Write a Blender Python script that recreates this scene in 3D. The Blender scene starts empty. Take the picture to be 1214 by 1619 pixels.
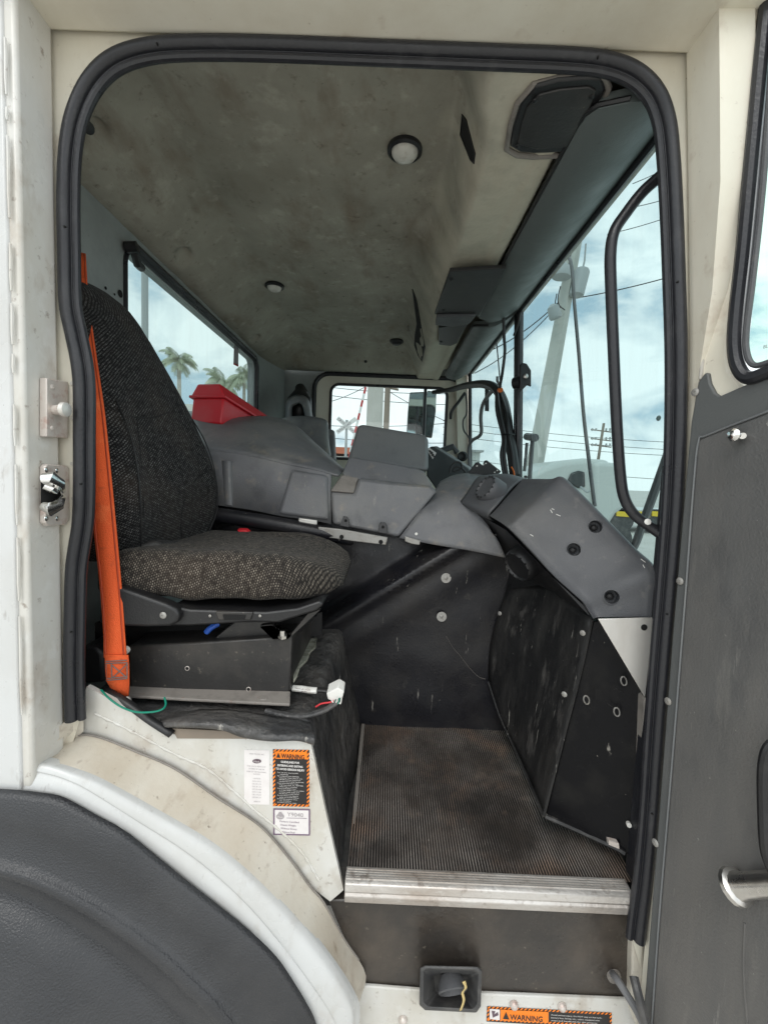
import bpy, bmesh, math, random
from mathutils import Vector, Matrix, noise
random.seed(11)
SC = bpy.context.scene
COL = SC.collection

# ------------------------------------------------------------------ camera
FPX, PCX, PCY = 680.0, 607.0, 809.5            # focal length and centre in photograph pixels
VPX, VPY, ROLL = 612.0, 757.0, 0.041           # where the cab's cross-wise lines meet, and the tilt of the phone
CZ = 1.5
CAM = Vector((0.0, -0.74, CZ))
_yc = Vector(((VPX-PCX)/FPX, -(VPY-PCY)/FPX, -1)).normalized()
_xc = Vector((1, -ROLL, 0)); _xc = (_xc - _xc.dot(_yc)*_yc).normalized()
_zc = _xc.cross(_yc)
cd = bpy.data.cameras.new('camera')
cd.sensor_fit = 'HORIZONTAL'; cd.sensor_width = 36; cd.lens = 36*FPX/1214
cd.clip_start = 0.02; cd.clip_end = 3000
cam = bpy.data.objects.new('camera', cd); COL.objects.link(cam)
cam.matrix_world = Matrix.Translation(CAM) @ Matrix((_xc, _yc, _zc)).to_4x4()
SC.camera = cam

# ------------------------------------------------------------------ world and sun (bright overcast)
SUN_EL, SUN_AZ = math.radians(50), math.radians(200)   # high, behind the photographer
W = bpy.data.worlds.new('World'); SC.world = W; W.use_nodes = True
nt = W.node_tree; nt.nodes.clear()
def wn(t, **k):
    n = nt.nodes.new(t)
    for a, b in k.items(): setattr(n, a, b)
    return n
sky = wn('ShaderNodeTexSky', sky_type='NISHITA', sun_disc=False)
sky.sun_elevation = SUN_EL; sky.sun_rotation = SUN_AZ
bg1 = wn('ShaderNodeBackground'); bg1.inputs[1].default_value = 0.12
nt.links.new(sky.outputs[0], bg1.inputs[0])
tc = wn('ShaderNodeTexCoord')
mp = wn('ShaderNodeMapping'); mp.inputs['Scale'].default_value = (1.0, 1.0, 2.2)
nt.links.new(tc.outputs['Generated'], mp.inputs[0])
nz = wn('ShaderNodeTexNoise'); nz.inputs['Scale'].default_value = 3.6; nz.inputs['Detail'].default_value = 9
nz.inputs['Roughness'].default_value = 0.56; nz.inputs['Distortion'].default_value = 0.35
nt.links.new(mp.outputs[0], nz.inputs[0])
rp = wn('ShaderNodeValToRGB')
rp.color_ramp.elements[0].position = 0.39; rp.color_ramp.elements[0].color = (0.50, 0.64, 0.73, 1)
rp.color_ramp.elements[1].position = 0.57; rp.color_ramp.elements[1].color = (1.14, 1.14, 1.12, 1)
e = rp.color_ramp.elements.new(0.47); e.color = (0.88, 0.92, 0.94, 1)
nt.links.new(nz.outputs[0], rp.inputs[0])
bg2 = wn('ShaderNodeBackground'); bg2.inputs[1].default_value = 1.3
nt.links.new(rp.outputs[0], bg2.inputs[0])
rp2 = wn('ShaderNodeValToRGB')
rp2.color_ramp.elements[0].position = 0.30; rp2.color_ramp.elements[0].color = (0.82,)*3 + (1,)
rp2.color_ramp.elements[1].position = 0.50; rp2.color_ramp.elements[1].color = (0.97,)*3 + (1,)
nt.links.new(nz.outputs[0], rp2.inputs[0])
mxs = wn('ShaderNodeMixShader')
nt.links.new(rp2.outputs[0], mxs.inputs[0]); nt.links.new(bg1.outputs[0], mxs.inputs[1]); nt.links.new(bg2.outputs[0], mxs.inputs[2])
wo = wn('ShaderNodeOutputWorld'); nt.links.new(mxs.outputs[0], wo.inputs[0])
sl = bpy.data.lights.new('sun', 'SUN'); sl.energy = 0.8; sl.angle = math.radians(28); sl.color = (1, 0.97, 0.92)
so = bpy.data.objects.new('sun', sl); COL.objects.link(so)
_sd = Vector((math.sin(SUN_AZ)*math.cos(SUN_EL), math.cos(SUN_AZ)*math.cos(SUN_EL), math.sin(SUN_EL)))
so.rotation_euler = _sd.to_track_quat('Z', 'Y').to_euler(); so.location = (0, -20, 30)
SC.view_settings.view_transform = 'Standard'; SC.view_settings.look = 'None'
SC.view_settings.exposure = 0.42; SC.view_settings.gamma = 1; SC.view_settings.use_curve_mapping = False
SC.cycles.max_bounces = 12; SC.cycles.diffuse_bounces = 5; SC.cycles.transparent_max_bounces = 24
SC.cycles.use_denoising = True; SC.cycles.sample_clamp_indirect = 6

# ------------------------------------------------------------------ helpers
def ray(px, py):
    d = Vector(((px-PCX)/FPX, -(py-PCY)/FPX, -1))
    return Vector((d.dot(_xc), d.dot(_yc), d.dot(_zc)))
def P(px, py, Y):                       # point seen at a pixel, on the plane y = Y of the cab
    d = ray(px, py); return CAM + d*((Y-CAM.y)/d.y)
def PX(px, py, X):
    d = ray(px, py); return CAM + d*(X/d.x)
def PZ(px, py, h):
    d = ray(px, py); return CAM + d*(h/d.z)
def PP(px, py, p0, n):
    d = ray(px, py); return CAM + d*((p0-CAM).dot(n)/d.dot(n))
def H(x, y, h): return Vector((x, y, CZ+h))

def link(o, parent=None):
    COL.objects.link(o)
    if parent is not None:
        o.parent = parent
        o.matrix_parent_inverse = parent.matrix_world.inverted()
    return o
def tag(o, label, cat=None, group=None, kind=None):
    if label: o['label'] = label
    if cat: o['category'] = cat
    if group: o['group'] = group
    if kind: o['kind'] = kind
    return o
def thing(name, loc, label, cat, group=None):
    o = bpy.data.objects.new(name, None); o.empty_display_size = .1
    COL.objects.link(o); o.location = loc
    bpy.context.view_layer.update() if False else None
    o.matrix_world = Matrix.Translation(Vector(loc))
    return tag(o, label, cat, group)
def obj(name, vs, fs, m, parent=None, smooth=True, ang=35, bevel=0, seg=2, solid=0, sub=0, label=None, merge=True):
    me = bpy.data.meshes.new(name)
    me.from_pydata([tuple(v) for v in vs], [], [tuple(f) for f in fs])
    bm = bmesh.new(); bm.from_mesh(me)
    if merge: bmesh.ops.remove_doubles(bm, verts=bm.verts, dist=1e-6)
    bmesh.ops.recalc_face_normals(bm, faces=bm.faces)
    bm.to_mesh(me); bm.free()
    if smooth:
        me.polygons.foreach_set('use_smooth', [True]*len(me.polygons))
        me.set_sharp_from_angle(angle=math.radians(ang))
    o = bpy.data.objects.new(name, me)
    if m: me.materials.append(m)
    link(o, parent)
    if solid:
        k = o.modifiers.new('solid', 'SOLIDIFY'); k.thickness = abs(solid); k.offset = 1 if solid > 0 else -1
    if bevel:
        k = o.modifiers.new('bevel', 'BEVEL'); k.width = bevel; k.segments = seg; k.limit_method = 'ANGLE'; k.angle_limit = math.radians(40)
        k.harden_normals = False
    if sub:
        k = o.modifiers.new('sub', 'SUBSURF'); k.levels = sub; k.render_levels = sub
    if label: o['label'] = label
    return o

def prism(front, off):
    n = len(front); off = Vector(off)
    vs = [Vector(p) for p in front] + [Vector(p)+off for p in front]
    fs = [tuple(range(n)), tuple(range(2*n-1, n-1, -1))]
    fs += [(i, (i+1) % n, n+(i+1) % n, n+i) for i in range(n)]
    return vs, fs
def boxv(a, b):
    x0, y0, z0 = a; x1, y1, z1 = b
    vs = [(x0,y0,z0),(x1,y0,z0),(x1,y1,z0),(x0,y1,z0),(x0,y0,z1),(x1,y0,z1),(x1,y1,z1),(x0,y1,z1)]
    fs = [(0,3,2,1),(4,5,6,7),(0,1,5,4),(1,2,6,5),(2,3,7,6),(3,0,4,7)]
    return [Vector(v) for v in vs], fs
def join(*parts):
    vs, fs = [], []
    for v, f in parts:
        n = len(vs); vs += list(v); fs += [tuple(i+n for i in q) for q in f]
    return vs, fs
def cr(pts, n, closed=False):           # Catmull-Rom resampling, n points per span
    pts = [Vector(p) for p in pts]; out = []
    m = len(pts); spans = m if closed else m-1
    for i in range(spans):
        if closed: a, b, c, d = pts[(i-1) % m], pts[i], pts[(i+1) % m], pts[(i+2) % m]
        else:
            b, c = pts[i], pts[i+1]
            a = pts[i-1] if i else b*2-c
            d = pts[i+2] if i+2 < m else c*2-b
        for k in range(n):
            t = k/n
            out.append(.5*((2*b)+(c-a)*t+(2*a-5*b+4*c-d)*t*t+(3*b-a-3*c+d)*t**3))
    if not closed: out.append(pts[-1].copy())
    return out
def tube(pts, r, n=10, closed=False, cap=True, flat=None):
    pts = [Vector(p) for p in pts]; m = len(pts)
    vs, fs = [], []; up = None
    for i, p in enumerate(pts):
        if closed: t = pts[(i+1) % m]-pts[i-1]
        else: t = pts[min(i+1, m-1)]-pts[max(i-1, 0)]
        t.normalize()
        if up is None:
            up = Vector((0, 0, 1)) if abs(t.z) < .9 else Vector((0, 1, 0))
        s = t.cross(up).normalized(); u = s.cross(t).normalized(); up = u
        rr = r[i] if isinstance(r, (list, tuple)) else r
        for k in range(n):
            a = 2*math.pi*k/n
            vs.append(p + s*(rr*math.cos(a)) + u*(rr*(flat or 1)*math.sin(a)))
    for i in range(m if closed else m-1):
        for k in range(n):
            a, b = i*n+k, i*n+(k+1) % n; j = (i+1) % m
            fs.append((a, b, j*n+(k+1) % n, j*n+k))
    if cap and not closed:
        fs.append(tuple(range(n))); fs.append(tuple(range((m-1)*n+n-1, (m-1)*n-1, -1)))
    return vs, fs
def ribbon(pts, side, w):               # flat strap; side = list or vector of the across direction
    vs, fs = [], []
    for i, p in enumerate(pts):
        s = side[i] if isinstance(side, list) else Vector(side)
        ww = w[i] if isinstance(w, list) else w
        vs += [Vector(p)-s*ww*.5, Vector(p)+s*ww*.5]
    for i in range(len(pts)-1): fs.append((2*i, 2*i+1, 2*i+3, 2*i+2))
    return vs, fs
def grid(rows):                         # rows of equally many points
    n = len(rows[0]); vs = [p for r in rows for p in r]; fs = []
    for i in range(len(rows)-1):
        for k in range(n-1):
            fs.append((i*n+k, i*n+k+1, (i+1)*n+k+1, (i+1)*n+k))
    return vs, fs
def loft(rows, nu=6, nv=6, su=True, sv=True):
    R_ = [cr(r, nu) if su else [Vector(p) for p in r] for r in rows]
    if sv:
        cols = [cr([r[k] for r in R_], nv) for k in range(len(R_[0]))]
        R_ = [[c[i] for c in cols] for i in range(len(cols[0]))]
    return grid(R_)
def rows_px(rows): return [[P(*p) for p in r] for r in rows]
def lathe(prof, p0, axis, n=20, cap=(1, 1)):        # prof: (radius, distance along axis)
    axis = Vector(axis).normalized()
    s = axis.cross(Vector((0, 0, 1)) if abs(axis.z) < .9 else Vector((1, 0, 0))).normalized(); u = s.cross(axis)
    vs, fs = [], []
    for r, d in prof:
        for k in range(n):
            a = 2*math.pi*k/n
            vs.append(Vector(p0)+axis*d+s*(r*math.cos(a))+u*(r*math.sin(a)))
    m = len(prof)
    for i in range(m-1):
        for k in range(n):
            fs.append((i*n+k, i*n+(k+1) % n, (i+1)*n+(k+1) % n, (i+1)*n+k))
    if cap[0]: fs.append(tuple(range(n)))
    if cap[1]: fs.append(tuple(range(m*n-1, (m-1)*n-1, -1)))
    return vs, fs
def rrect(x0, x1, z0, z1, r, n=6):      # rounded rectangle outline in 2-D, counter-clockwise
    out = []
    for cx, cz, a0 in ((x1-r, z1-r, 0), (x0+r, z1-r, 90), (x0+r, z0+r, 180), (x1-r, z0+r, 270)):
        for k in range(n+1):
            a = math.radians(a0+90*k/n); out.append((cx+r*math.cos(a), cz+r*math.sin(a)))
    return out
def ring(inner, outer, off):            # frame between two outlines with the same number of points
    n = len(inner); off = Vector(off)
    A = [Vector(p) for p in inner]; B = [Vector(p) for p in outer]
    vs = A+B+[p+off for p in A]+[p+off for p in B]; fs = []
    for i in range(n):
        j = (i+1) % n
        fs += [(i, j, n+j, n+i), (2*n+i, 3*n+i, 3*n+j, 2*n+j), (i, 2*n+i, 2*n+j, j), (n+i, n+j, 3*n+j, 3*n+i)]
    return vs, fs
def smooth01(a, b, x):
    t = max(0., min(1., (x-a)/(b-a))); return t*t*(3-2*t)
def interp(tab, x):
    for (a, b), (c, d) in zip(tab, tab[1:]):
        if x <= c: return b+(d-b)*max(0, (x-a))/(c-a)
    return tab[-1][1]

# ------------------------------------------------------------------ materials
def mat(name, col, rough=.5, metal=0., layers=(), bump=0., bscale=200., bdetail=3., spec=.5, coat=0., rvar=0., bump2=None):
    """layers: (colour, scale, lo, hi, strength, stretch, detail) - wear, stains and dust with shapes of their own"""
    m = bpy.data.materials.new(name); m.use_nodes = True
    t = m.node_tree; b = t.nodes['Principled BSDF']
    b.inputs['Roughness'].default_value = rough; b.inputs['Metallic'].default_value = metal
    b.inputs['Specular IOR Level'].default_value = spec; b.inputs['Coat Weight'].default_value = coat
    b.inputs['Base Color'].default_value = (*col, 1)
    L = t.links.new
    tcn = t.nodes.new('ShaderNodeTexCoord'); last = None
    for i, ly in enumerate(layers):
        c, s, lo, hi, k = ly[:5]; st = ly[5] if len(ly) > 5 and ly[5] else (1, 1, 1); det = ly[6] if len(ly) > 6 else 6
        mpn = t.nodes.new('ShaderNodeMapping'); mpn.inputs['Scale'].default_value = st
        mpn.inputs['Location'].default_value = (i*3.7, i*1.9, i*5.1)
        L(tcn.outputs['Object'], mpn.inputs[0])
        n = t.nodes.new('ShaderNodeTexNoise'); n.inputs['Scale'].default_value = s; n.inputs['Detail'].default_value = det
        n.inputs['Roughness'].default_value = .62
        L(mpn.outputs[0], n.inputs[0])
        mr = t.nodes.new('ShaderNodeMapRange'); mr.inputs[1].default_value = lo; mr.inputs[2].default_value = hi
        mr.inputs[3].default_value = 0; mr.inputs[4].default_value = k
        L(n.outputs[0], mr.inputs[0])
        mx = t.nodes.new('ShaderNodeMix'); mx.data_type = 'RGBA'
        if last is None: mx.inputs[6].default_value = (*col, 1)
        else: L(last, mx.inputs[6])
        mx.inputs[7].default_value = (*c, 1); L(mr.outputs[0], mx.inputs[0]); last = mx.outputs[2]
    if last is not None: L(last, b.inputs['Base Color'])
    if rvar:
        n = t.nodes.new('ShaderNodeTexNoise'); n.inputs['Scale'].default_value = 14; n.inputs['Detail'].default_value = 6
        L(tcn.outputs['Object'], n.inputs[0])
        mr = t.nodes.new('ShaderNodeMapRange'); mr.inputs[1].default_value = .3; mr.inputs[2].default_value = .7
        mr.inputs[3].default_value = max(.03, rough-rvar); mr.inputs[4].default_value = min(1, rough+rvar)
        L(n.outputs[0], mr.inputs[0]); L(mr.outputs[0], b.inputs['Roughness'])
    if bump:
        n = t.nodes.new('ShaderNodeTexNoise'); n.inputs['Scale'].default_value = bscale; n.inputs['Detail'].default_value = bdetail
        L(tcn.outputs['Object'], n.inputs[0])
        bp = t.nodes.new('ShaderNodeBump'); bp.inputs['Strength'].default_value = bump; bp.inputs['Distance'].default_value = .004
        L(n.outputs[0], bp.inputs['Height'])
        if bump2:
            n2 = t.nodes.new('ShaderNodeTexNoise'); n2.inputs['Scale'].default_value = bump2[1]; n2.inputs['Detail'].default_value = 4
            L(tcn.outputs['Object'], n2.inputs[0])
            b2 = t.nodes.new('ShaderNodeBump'); b2.inputs['Strength'].default_value = bump2[0]; b2.inputs['Distance'].default_value = .03
            L(n2.outputs[0], b2.inputs['Height']); L(b2.outputs[0], bp.inputs['Normal'])
        L(bp.outputs[0], b.inputs['Normal'])
    return m
def glass(name, tint, gloss=.08, dirt=.04, dscale=30.):
    m = bpy.data.materials.new(name); m.use_nodes = True
    t = m.node_tree; t.nodes.clear(); L = t.links.new
    o = t.nodes.new('ShaderNodeOutputMaterial')
    tr = t.nodes.new('ShaderNodeBsdfTransparent'); tr.inputs[0].default_value = (*tint, 1)
    gl = t.nodes.new('ShaderNodeBsdfGlossy'); gl.inputs['Roughness'].default_value = .03
    lw = t.nodes.new('ShaderNodeLayerWeight'); pw = t.nodes.new('ShaderNodeMath'); pw.operation = 'POWER'; L(lw.outputs['Facing'], pw.inputs[0]); pw.inputs[1].default_value = 5
    ma = t.nodes.new('ShaderNodeMath'); ma.operation = 'MULTIPLY_ADD'; L(pw.outputs[0], ma.inputs[0]); ma.inputs[1].default_value = .55; ma.inputs[2].default_value = .045
    mx = t.nodes.new('ShaderNodeMixShader'); L(ma.outputs[0], mx.inputs[0]); L(tr.outputs[0], mx.inputs[1]); L(gl.outputs[0], mx.inputs[2])
    df = t.nodes.new('ShaderNodeBsdfTranslucent'); df.inputs[0].default_value = (.75, .78, .76, 1)
    d2 = t.nodes.new('ShaderNodeBsdfDiffuse'); d2.inputs[0].default_value = (.5, .5, .47, 1)
    ad = t.nodes.new('ShaderNodeMixShader'); ad.inputs[0].default_value = .5
    L(df.outputs[0], ad.inputs[1]); L(d2.outputs[0], ad.inputs[2])
    tcn = t.nodes.new('ShaderNodeTexCoord'); mp_ = t.nodes.new('ShaderNodeMapping'); mp_.inputs['Scale'].default_value = (1, 1, .18)
    L(tcn.outputs['Object'], mp_.inputs[0])
    n = t.nodes.new('ShaderNodeTexNoise'); n.inputs['Scale'].default_value = dscale; n.inputs['Detail'].default_value = 8
    L(mp_.outputs[0], n.inputs[0])
    mr = t.nodes.new('ShaderNodeMapRange'); mr.inputs[1].default_value = .42; mr.inputs[2].default_value = .75
    mr.inputs[3].default_value = dirt*.4; mr.inputs[4].default_value = dirt*2.5
    L(n.outputs[0], mr.inputs[0])
    m2 = t.nodes.new('ShaderNodeMixShader'); L(mr.outputs[0], m2.inputs[0]); L(mx.outputs[0], m2.inputs[1]); L(ad.outputs[0], m2.inputs[2])
    L(m2.outputs[0], o.inputs[0]); return m

RUST = (.16, .06, .025); DUST = (.33, .29, .24); GRIME = (.09, .075, .06)
M = {}
M['paint'] = mat('white_paint', (.62, .615, .585), .36, layers=[((.47, .43, .35), 5, .40, .68, .75, (1, 1, .5)), ((.30, .225, .155), 11, .55, .72, .6, (1, 1, .6)), ((.16, .11, .075), 60, .62, .73, .65), ((.69, .69, .67), 26, .57, .70, .5), ((.12, .085, .06), 160, .68, .74, .7)], bump=.08, bscale=90, rvar=.14)
M['paint_clean'] = mat('bright_white_paint', (.575, .585, .58), .28, layers=[((.45, .44, .41), 4, .44, .72, .6), ((.33, .29, .235), 18, .57, .74, .5, (1, 1, .5)), ((.24, .21, .19), 60, .64, .74, .5, (1, 1, .25)), ((.18, .15, .12), 150, .68, .77, .7)], bump=.05, bscale=60, rvar=.12)
M['cream'] = mat('cream_paint', (.72, .685, .585), .42, layers=[((.54, .47, .355), 4, .42, .72, .65, (1, 1, .6)), ((.34, .23, .155), 13, .60, .78, .55), ((.22, .14, .10), 90, .66, .77, .6)], bump=.08, bscale=70, rvar=.12)
M['ledge'] = mat('dirty_white_paint', (.62, .59, .52), .46, layers=[((.47, .40, .305), 3.6, .38, .64, .8, (1, .5, 1)), ((.27, .18, .115), 10, .55, .72, .7, (1.3, .6, 1)), ((.19, .13, .085), 36, .60, .74, .6, (1, .6, .6)), ((.11, .07, .045), 110, .64, .74, .7)], bump=.15, bscale=120, rvar=.16)
M['seal'] = mat('black_rubber', (.016, .0165, .020), .36, layers=[((.055, .055, .058), 26, .54, .80, .6, (1, 1, .4)), ((.16, .155, .15), 120, .68, .78, .4)], bump=.16, bscale=200, rvar=.12)
M['rubber'] = mat('worn_black_rubber', (.045, .045, .046), .5, layers=[((.15, .145, .135), 16, .46, .74, .7), ((.3, .28, .25), 120, .66, .76, .4)], bump=.25, bscale=160)
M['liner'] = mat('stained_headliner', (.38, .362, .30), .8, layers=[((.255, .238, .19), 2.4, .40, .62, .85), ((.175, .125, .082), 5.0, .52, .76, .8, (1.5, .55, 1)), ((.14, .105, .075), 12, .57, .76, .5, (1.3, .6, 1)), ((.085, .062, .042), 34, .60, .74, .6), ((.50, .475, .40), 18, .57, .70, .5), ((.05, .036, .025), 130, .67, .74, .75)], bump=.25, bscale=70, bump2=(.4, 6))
M['shelf'] = None
M['dash'] = mat('grey_plastic', (.068, .070, .076), .50, layers=[((.11, .107, .10), 5, .46, .76, .55), ((.045, .046, .05), 12, .56, .76, .5), ((.20, .185, .165), 40, .60, .80, .4), ((.5, .5, .48), 190, .735, .77, .7)], bump=.22, bscale=420, rvar=.08)
M['cover'] = mat('grey_moulded_cover', (.138, .140, .148), .48, layers=[((.20, .195, .182), 6, .46, .68, .65), ((.080, .081, .085), 10, .53, .70, .7), ((.30, .255, .20), 20, .57, .74, .6), ((.40, .37, .32), 55, .64, .76, .45, (1, 1, .4)), ((.55, .53, .49), 170, .72, .77, .6)], bump=.25, bscale=360, rvar=.1)
M['cover_pale'] = mat('pale_grey_plastic', (.135, .142, .147), .5, layers=[((.19, .19, .185), 5, .45, .72, .55), ((.085, .085, .085), 18, .58, .76, .5)], bump=.2, bscale=300)
M['black'] = mat('black_vinyl', (.011, .011, .014), .36, spec=.4, layers=[((.035, .032, .030), 6, .46, .72, .7), ((.10, .09, .075), 24, .62, .82, .5), ((.42, .40, .36), 46, .655, .72, .75, (1.3, 1.3, .16)), ((.30, .27, .23), 150, .70, .76, .7)], bump=.16, bscale=230, rvar=.14, bump2=(.10, 9))
M['kick'] = mat('scuffed_black_board', (.015, .015, .0155), .46, spec=.35, layers=[((.055, .053, .050), 10, .44, .70, .7, (1.5, 1.5, .4)), ((.17, .16, .15), 26, .57, .76, .6, (1, 1, .3)), ((.42, .40, .36), 46, .655, .72, .75, (1.3, 1.3, .16)), ((.45, .43, .4), 140, .69, .75, .7)], bump=.3, bscale=120, rvar=.15)
M['gloss'] = mat('black_plate', (.006, .006, .007), .28, spec=.14, layers=[((.022, .021, .019), 12, .52, .78, .6), ((.3, .28, .25), 34, .69, .735, .7, (1, 1, .4)), ((.4, .37, .32), 110, .72, .76, .8)], bump=.08, bscale=40, rvar=.14)
M['vinyl'] = mat('dusty_black_vinyl', (.040, .040, .041), .42, layers=[((.14, .13, .12), 8, .40, .70, .75), ((.27, .24, .2), 50, .60, .80, .45), ((.42, .40, .36), 46, .655, .72, .75, (1.3, 1.3, .16))], bump=.25, bscale=150, bump2=(.8, 18), rvar=.1)
M['mat_top'] = mat('worn_rib_tops', (.24, .215, .195), .5, layers=[((.085, .072, .063), 8, .40, .58, .9), ((.31, .215, .16), 7, .52, .66, .85), ((.020, .018, .017), 5, .55, .66, .7), ((.55, .52, .47), 140, .68, .74, .8)], bump=.3, bscale=200)
M['mat'] = mat('ribbed_rubber_mat', (.013, .0115, .0105), .6, layers=[((.05, .038, .03), 7, .42, .66, .8), ((.22, .16, .12), 18, .57, .78, .65), ((.012, .012, .012), 9, .55, .68, .7), ((.55, .5, .45), 150, .715, .76, .8)], bump=.3, bscale=200)
M['riser'] = mat('worn_step_riser', (.040, .035, .031), .36, layers=[((.10, .080, .062), 6, .42, .70, .75), ((.30, .285, .26), 7, .61, .76, .45, (1, 1, .6)), ((.015, .015, .015), 5, .55, .72, .6), ((.3, .26, .2), 90, .66, .76, .5)], bump=.22, bscale=90, rvar=.16)
M['alu'] = mat('worn_aluminium', (.60, .575, .545), .40, .65, layers=[((.36, .29, .235), 12, .46, .70, .7, (.35, 1, 1)), ((.17, .12, .09), 42, .57, .74, .7), ((.72, .70, .67), 80, .60, .74, .5, (.4, 1, 1))], bump=.2, bscale=150, rvar=.14)
M['steel'] = mat('brushed_steel', (.62, .60, .57), .34, 1., layers=[((.42, .40, .37), 40, .45, .7, .5, (1, 1, .2))], rvar=.1)
M['rawsteel'] = mat('dull_galvanised_steel', (.36, .35, .33), .5, .5, layers=[((.26, .235, .20), 20, .45, .7, .6), ((.14, .10, .075), 70, .58, .76, .6)], bump=.1, bscale=200)
M['chrome'] = mat('chrome', (.75, .74, .72), .15, 1., layers=[((.3, .2, .15), 60, .6, .75, .6)])
M['pinkmetal'] = mat('oversprayed_metal', (.60, .545, .50), .42, .35, layers=[((.36, .17, .12), 45, .52, .72, .7), ((.75, .72, .68), 30, .52, .7, .5)], bump=.1, bscale=150)
M['silver'] = mat('bare_aluminium_sheet', (.72, .70, .66), .42, .45, layers=[((.55, .52, .47), 25, .45, .7, .5, (1, 1, .3)), ((.35, .3, .26), 90, .66, .78, .5)])
M['frame'] = mat('dark_painted_steel', (.024, .023, .0225), .42, layers=[((.075, .066, .057), 9, .46, .74, .7), ((.30, .26, .21), 80, .64, .78, .4), ((.011, .011, .011), 12, .56, .72, .6)], bump=.1, bscale=150, rvar=.14)
M['dustyframe'] = mat('dusty_steel_flange', (.22, .20, .18), .6, layers=[((.10, .09, .08), 20, .5, .7, .6), (RUST, 60, .64, .78, .5)], bump=.15, bscale=150)
M['softblack'] = mat('soft_black_plastic', (.013, .013, .014), .42, layers=[((.05, .047, .043), 18, .52, .8, .55), ((.2, .19, .17), 140, .69, .77, .4)], bump=.12, bscale=300)
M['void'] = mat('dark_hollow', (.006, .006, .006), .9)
M['visor'] = mat('dark_green_grey_visor', (.105, .122, .119), .5, layers=[((.12, .13, .125), 5, .45, .75, .5), ((.04, .045, .045), 14, .6, .75, .4)], bump=.12, bscale=260, bump2=(.25, 5), rvar=.08)
M['trim'] = mat('dark_grey_door_trim', (.088, .088, .087), .42, layers=[((.135, .127, .117), 3.0, .42, .66, .7, (2, 2, .25)), ((.052, .053, .055), 6, .52, .70, .7, (1.5, 1.5, .6)), ((.21, .20, .18), 16, .60, .76, .5, (1.2, 1.2, .2)), ((.36, .34, .31), 55, .66, .74, .5, (1.5, 1.5, .15)), ((.5, .48, .44), 90, .70, .745, .8)], bump=.16, bscale=280, bdetail=2, rvar=.14)
M['trim_edge'] = mat('grey_trim_border', (.090, .094, .093), .48, layers=[((.13, .126, .12), 7, .5, .75, .5)], bump=.12, bscale=250)
M['fender'] = mat('black_textured_fender', (.027, .028, .031), .34, layers=[((.06, .06, .062), 5, .48, .75, .5), ((.4, .4, .38), 200, .742, .77, .8)], bump=.35, bscale=340, bdetail=2, rvar=.08)
M['red'] = mat('red_plastic', (.56, .018, .030), .38, layers=[((.46, .12, .12), 9, .52, .75, .4)], bump=.08, bscale=120)
M['orange'] = mat('orange_webbing', (.80, .125, .035), .75, spec=.2, layers=[((.58, .085, .025), 9, .42, .68, .7, (1, 1, .3)), ((.28, .06, .03), 45, .60, .76, .6), ((.85, .22, .08), 25, .58, .72, .5)], bump=.5, bscale=500)
M['stitch_orange'] = mat('dark_orange_yarn', (.40, .05, .015), .8, layers=[((.2, .04, .02), 60, .5, .7, .6)])
M['stitch'] = mat('grey_stitching', (.16, .13, .12), .8)
M['green'] = mat('green_insulation', (.0, .20, .13), .4)
M['wire_red'] = mat('red_insulation', (.6, .02, .03), .4)
M['wire_orange'] = mat('orange_insulation', (.75, .16, .02), .4)
M['wire_yellow'] = mat('yellowed_plastic', (.55, .42, .18), .5)
M['blue'] = mat('blue_plastic', (.02, .09, .42), .4)
M['white_plastic'] = mat('white_plastic', (.75, .74, .70), .35, layers=[((.5, .45, .38), 40, .5, .7, .5)])
M['foam'] = mat('exposed_insulation', (.33, .33, .27), .9, layers=[((.12, .11, .08), 40, .45, .65, .8), ((.5, .48, .40), 90, .55, .7, .6)], bump=.8, bscale=120)
M['lens'] = mat('frosted_lamp_lens', (.66, .64, .58), .25, layers=[((.45, .40, .32), 60, .5, .7, .5)], bump=.2, bscale=150)
M['paper'] = mat('label_paper', (.74, .71, .70), .5, layers=[((.60, .55, .54), 30, .5, .75, .5)])
M['sticker_orange'] = mat('label_orange', (.90, .22, .01), .45)
M['sticker_black'] = mat('label_black', (.018, .016, .016), .45)
M['ink'] = mat('label_ink', (.12, .08, .10), .6)
M['ink_pale'] = mat('faded_ink', (.36, .33, .34), .6)
M['white_ink'] = mat('white_ink', (.72, .70, .68), .6)
M['purple'] = mat('faded_purple_ink', (.17, .11, .17), .6)
M['mirror'] = mat('mirror_glass', (.50, .62, .64), .05, 1.)
M['glass'] = glass('windscreen_glass', (.42, .545, .555), dirt=.035)
M['glass_rear'] = glass('rear_window_glass', (.42, .53, .53), dirt=.05, dscale=18)
M['glass_far'] = glass('door_window_glass', (.52, .60, .61), dirt=.02)
M['glass_near'] = glass('green_door_glass', (.55, .74, .68), dirt=.05)
M['concrete'] = mat('concrete_yard', (.55, .53, .49), .85, layers=[((.44, .42, .385), .25, .42, .65, .7), ((.35, .33, .30), 2, .55, .75, .45)], bump=.3, bscale=6)
M['pole'] = mat('concrete_pole', (.50, .50, .46), .8, layers=[((.38, .38, .34), .9, .45, .7, .6)], bump=.2, bscale=6)
M['wood'] = mat('weathered_pole_wood', (.24, .20, .16), .85, layers=[((.14, .12, .10), 3, .45, .7, .6, (1, 1, .1))], bump=.3, bscale=10)
M['grey_metal'] = mat('grey_equipment_paint', (.36, .38, .38), .5)
M['cable'] = mat('black_cable', (.02, .02, .021), .5)
M['greycable'] = mat('grey_cable', (.15, .15, .155), .5)
M['leaf'] = mat('palm_leaf', (.40, .44, .31), .5, layers=[((.5, .52, .38), 2, .45, .7, .7)])
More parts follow.
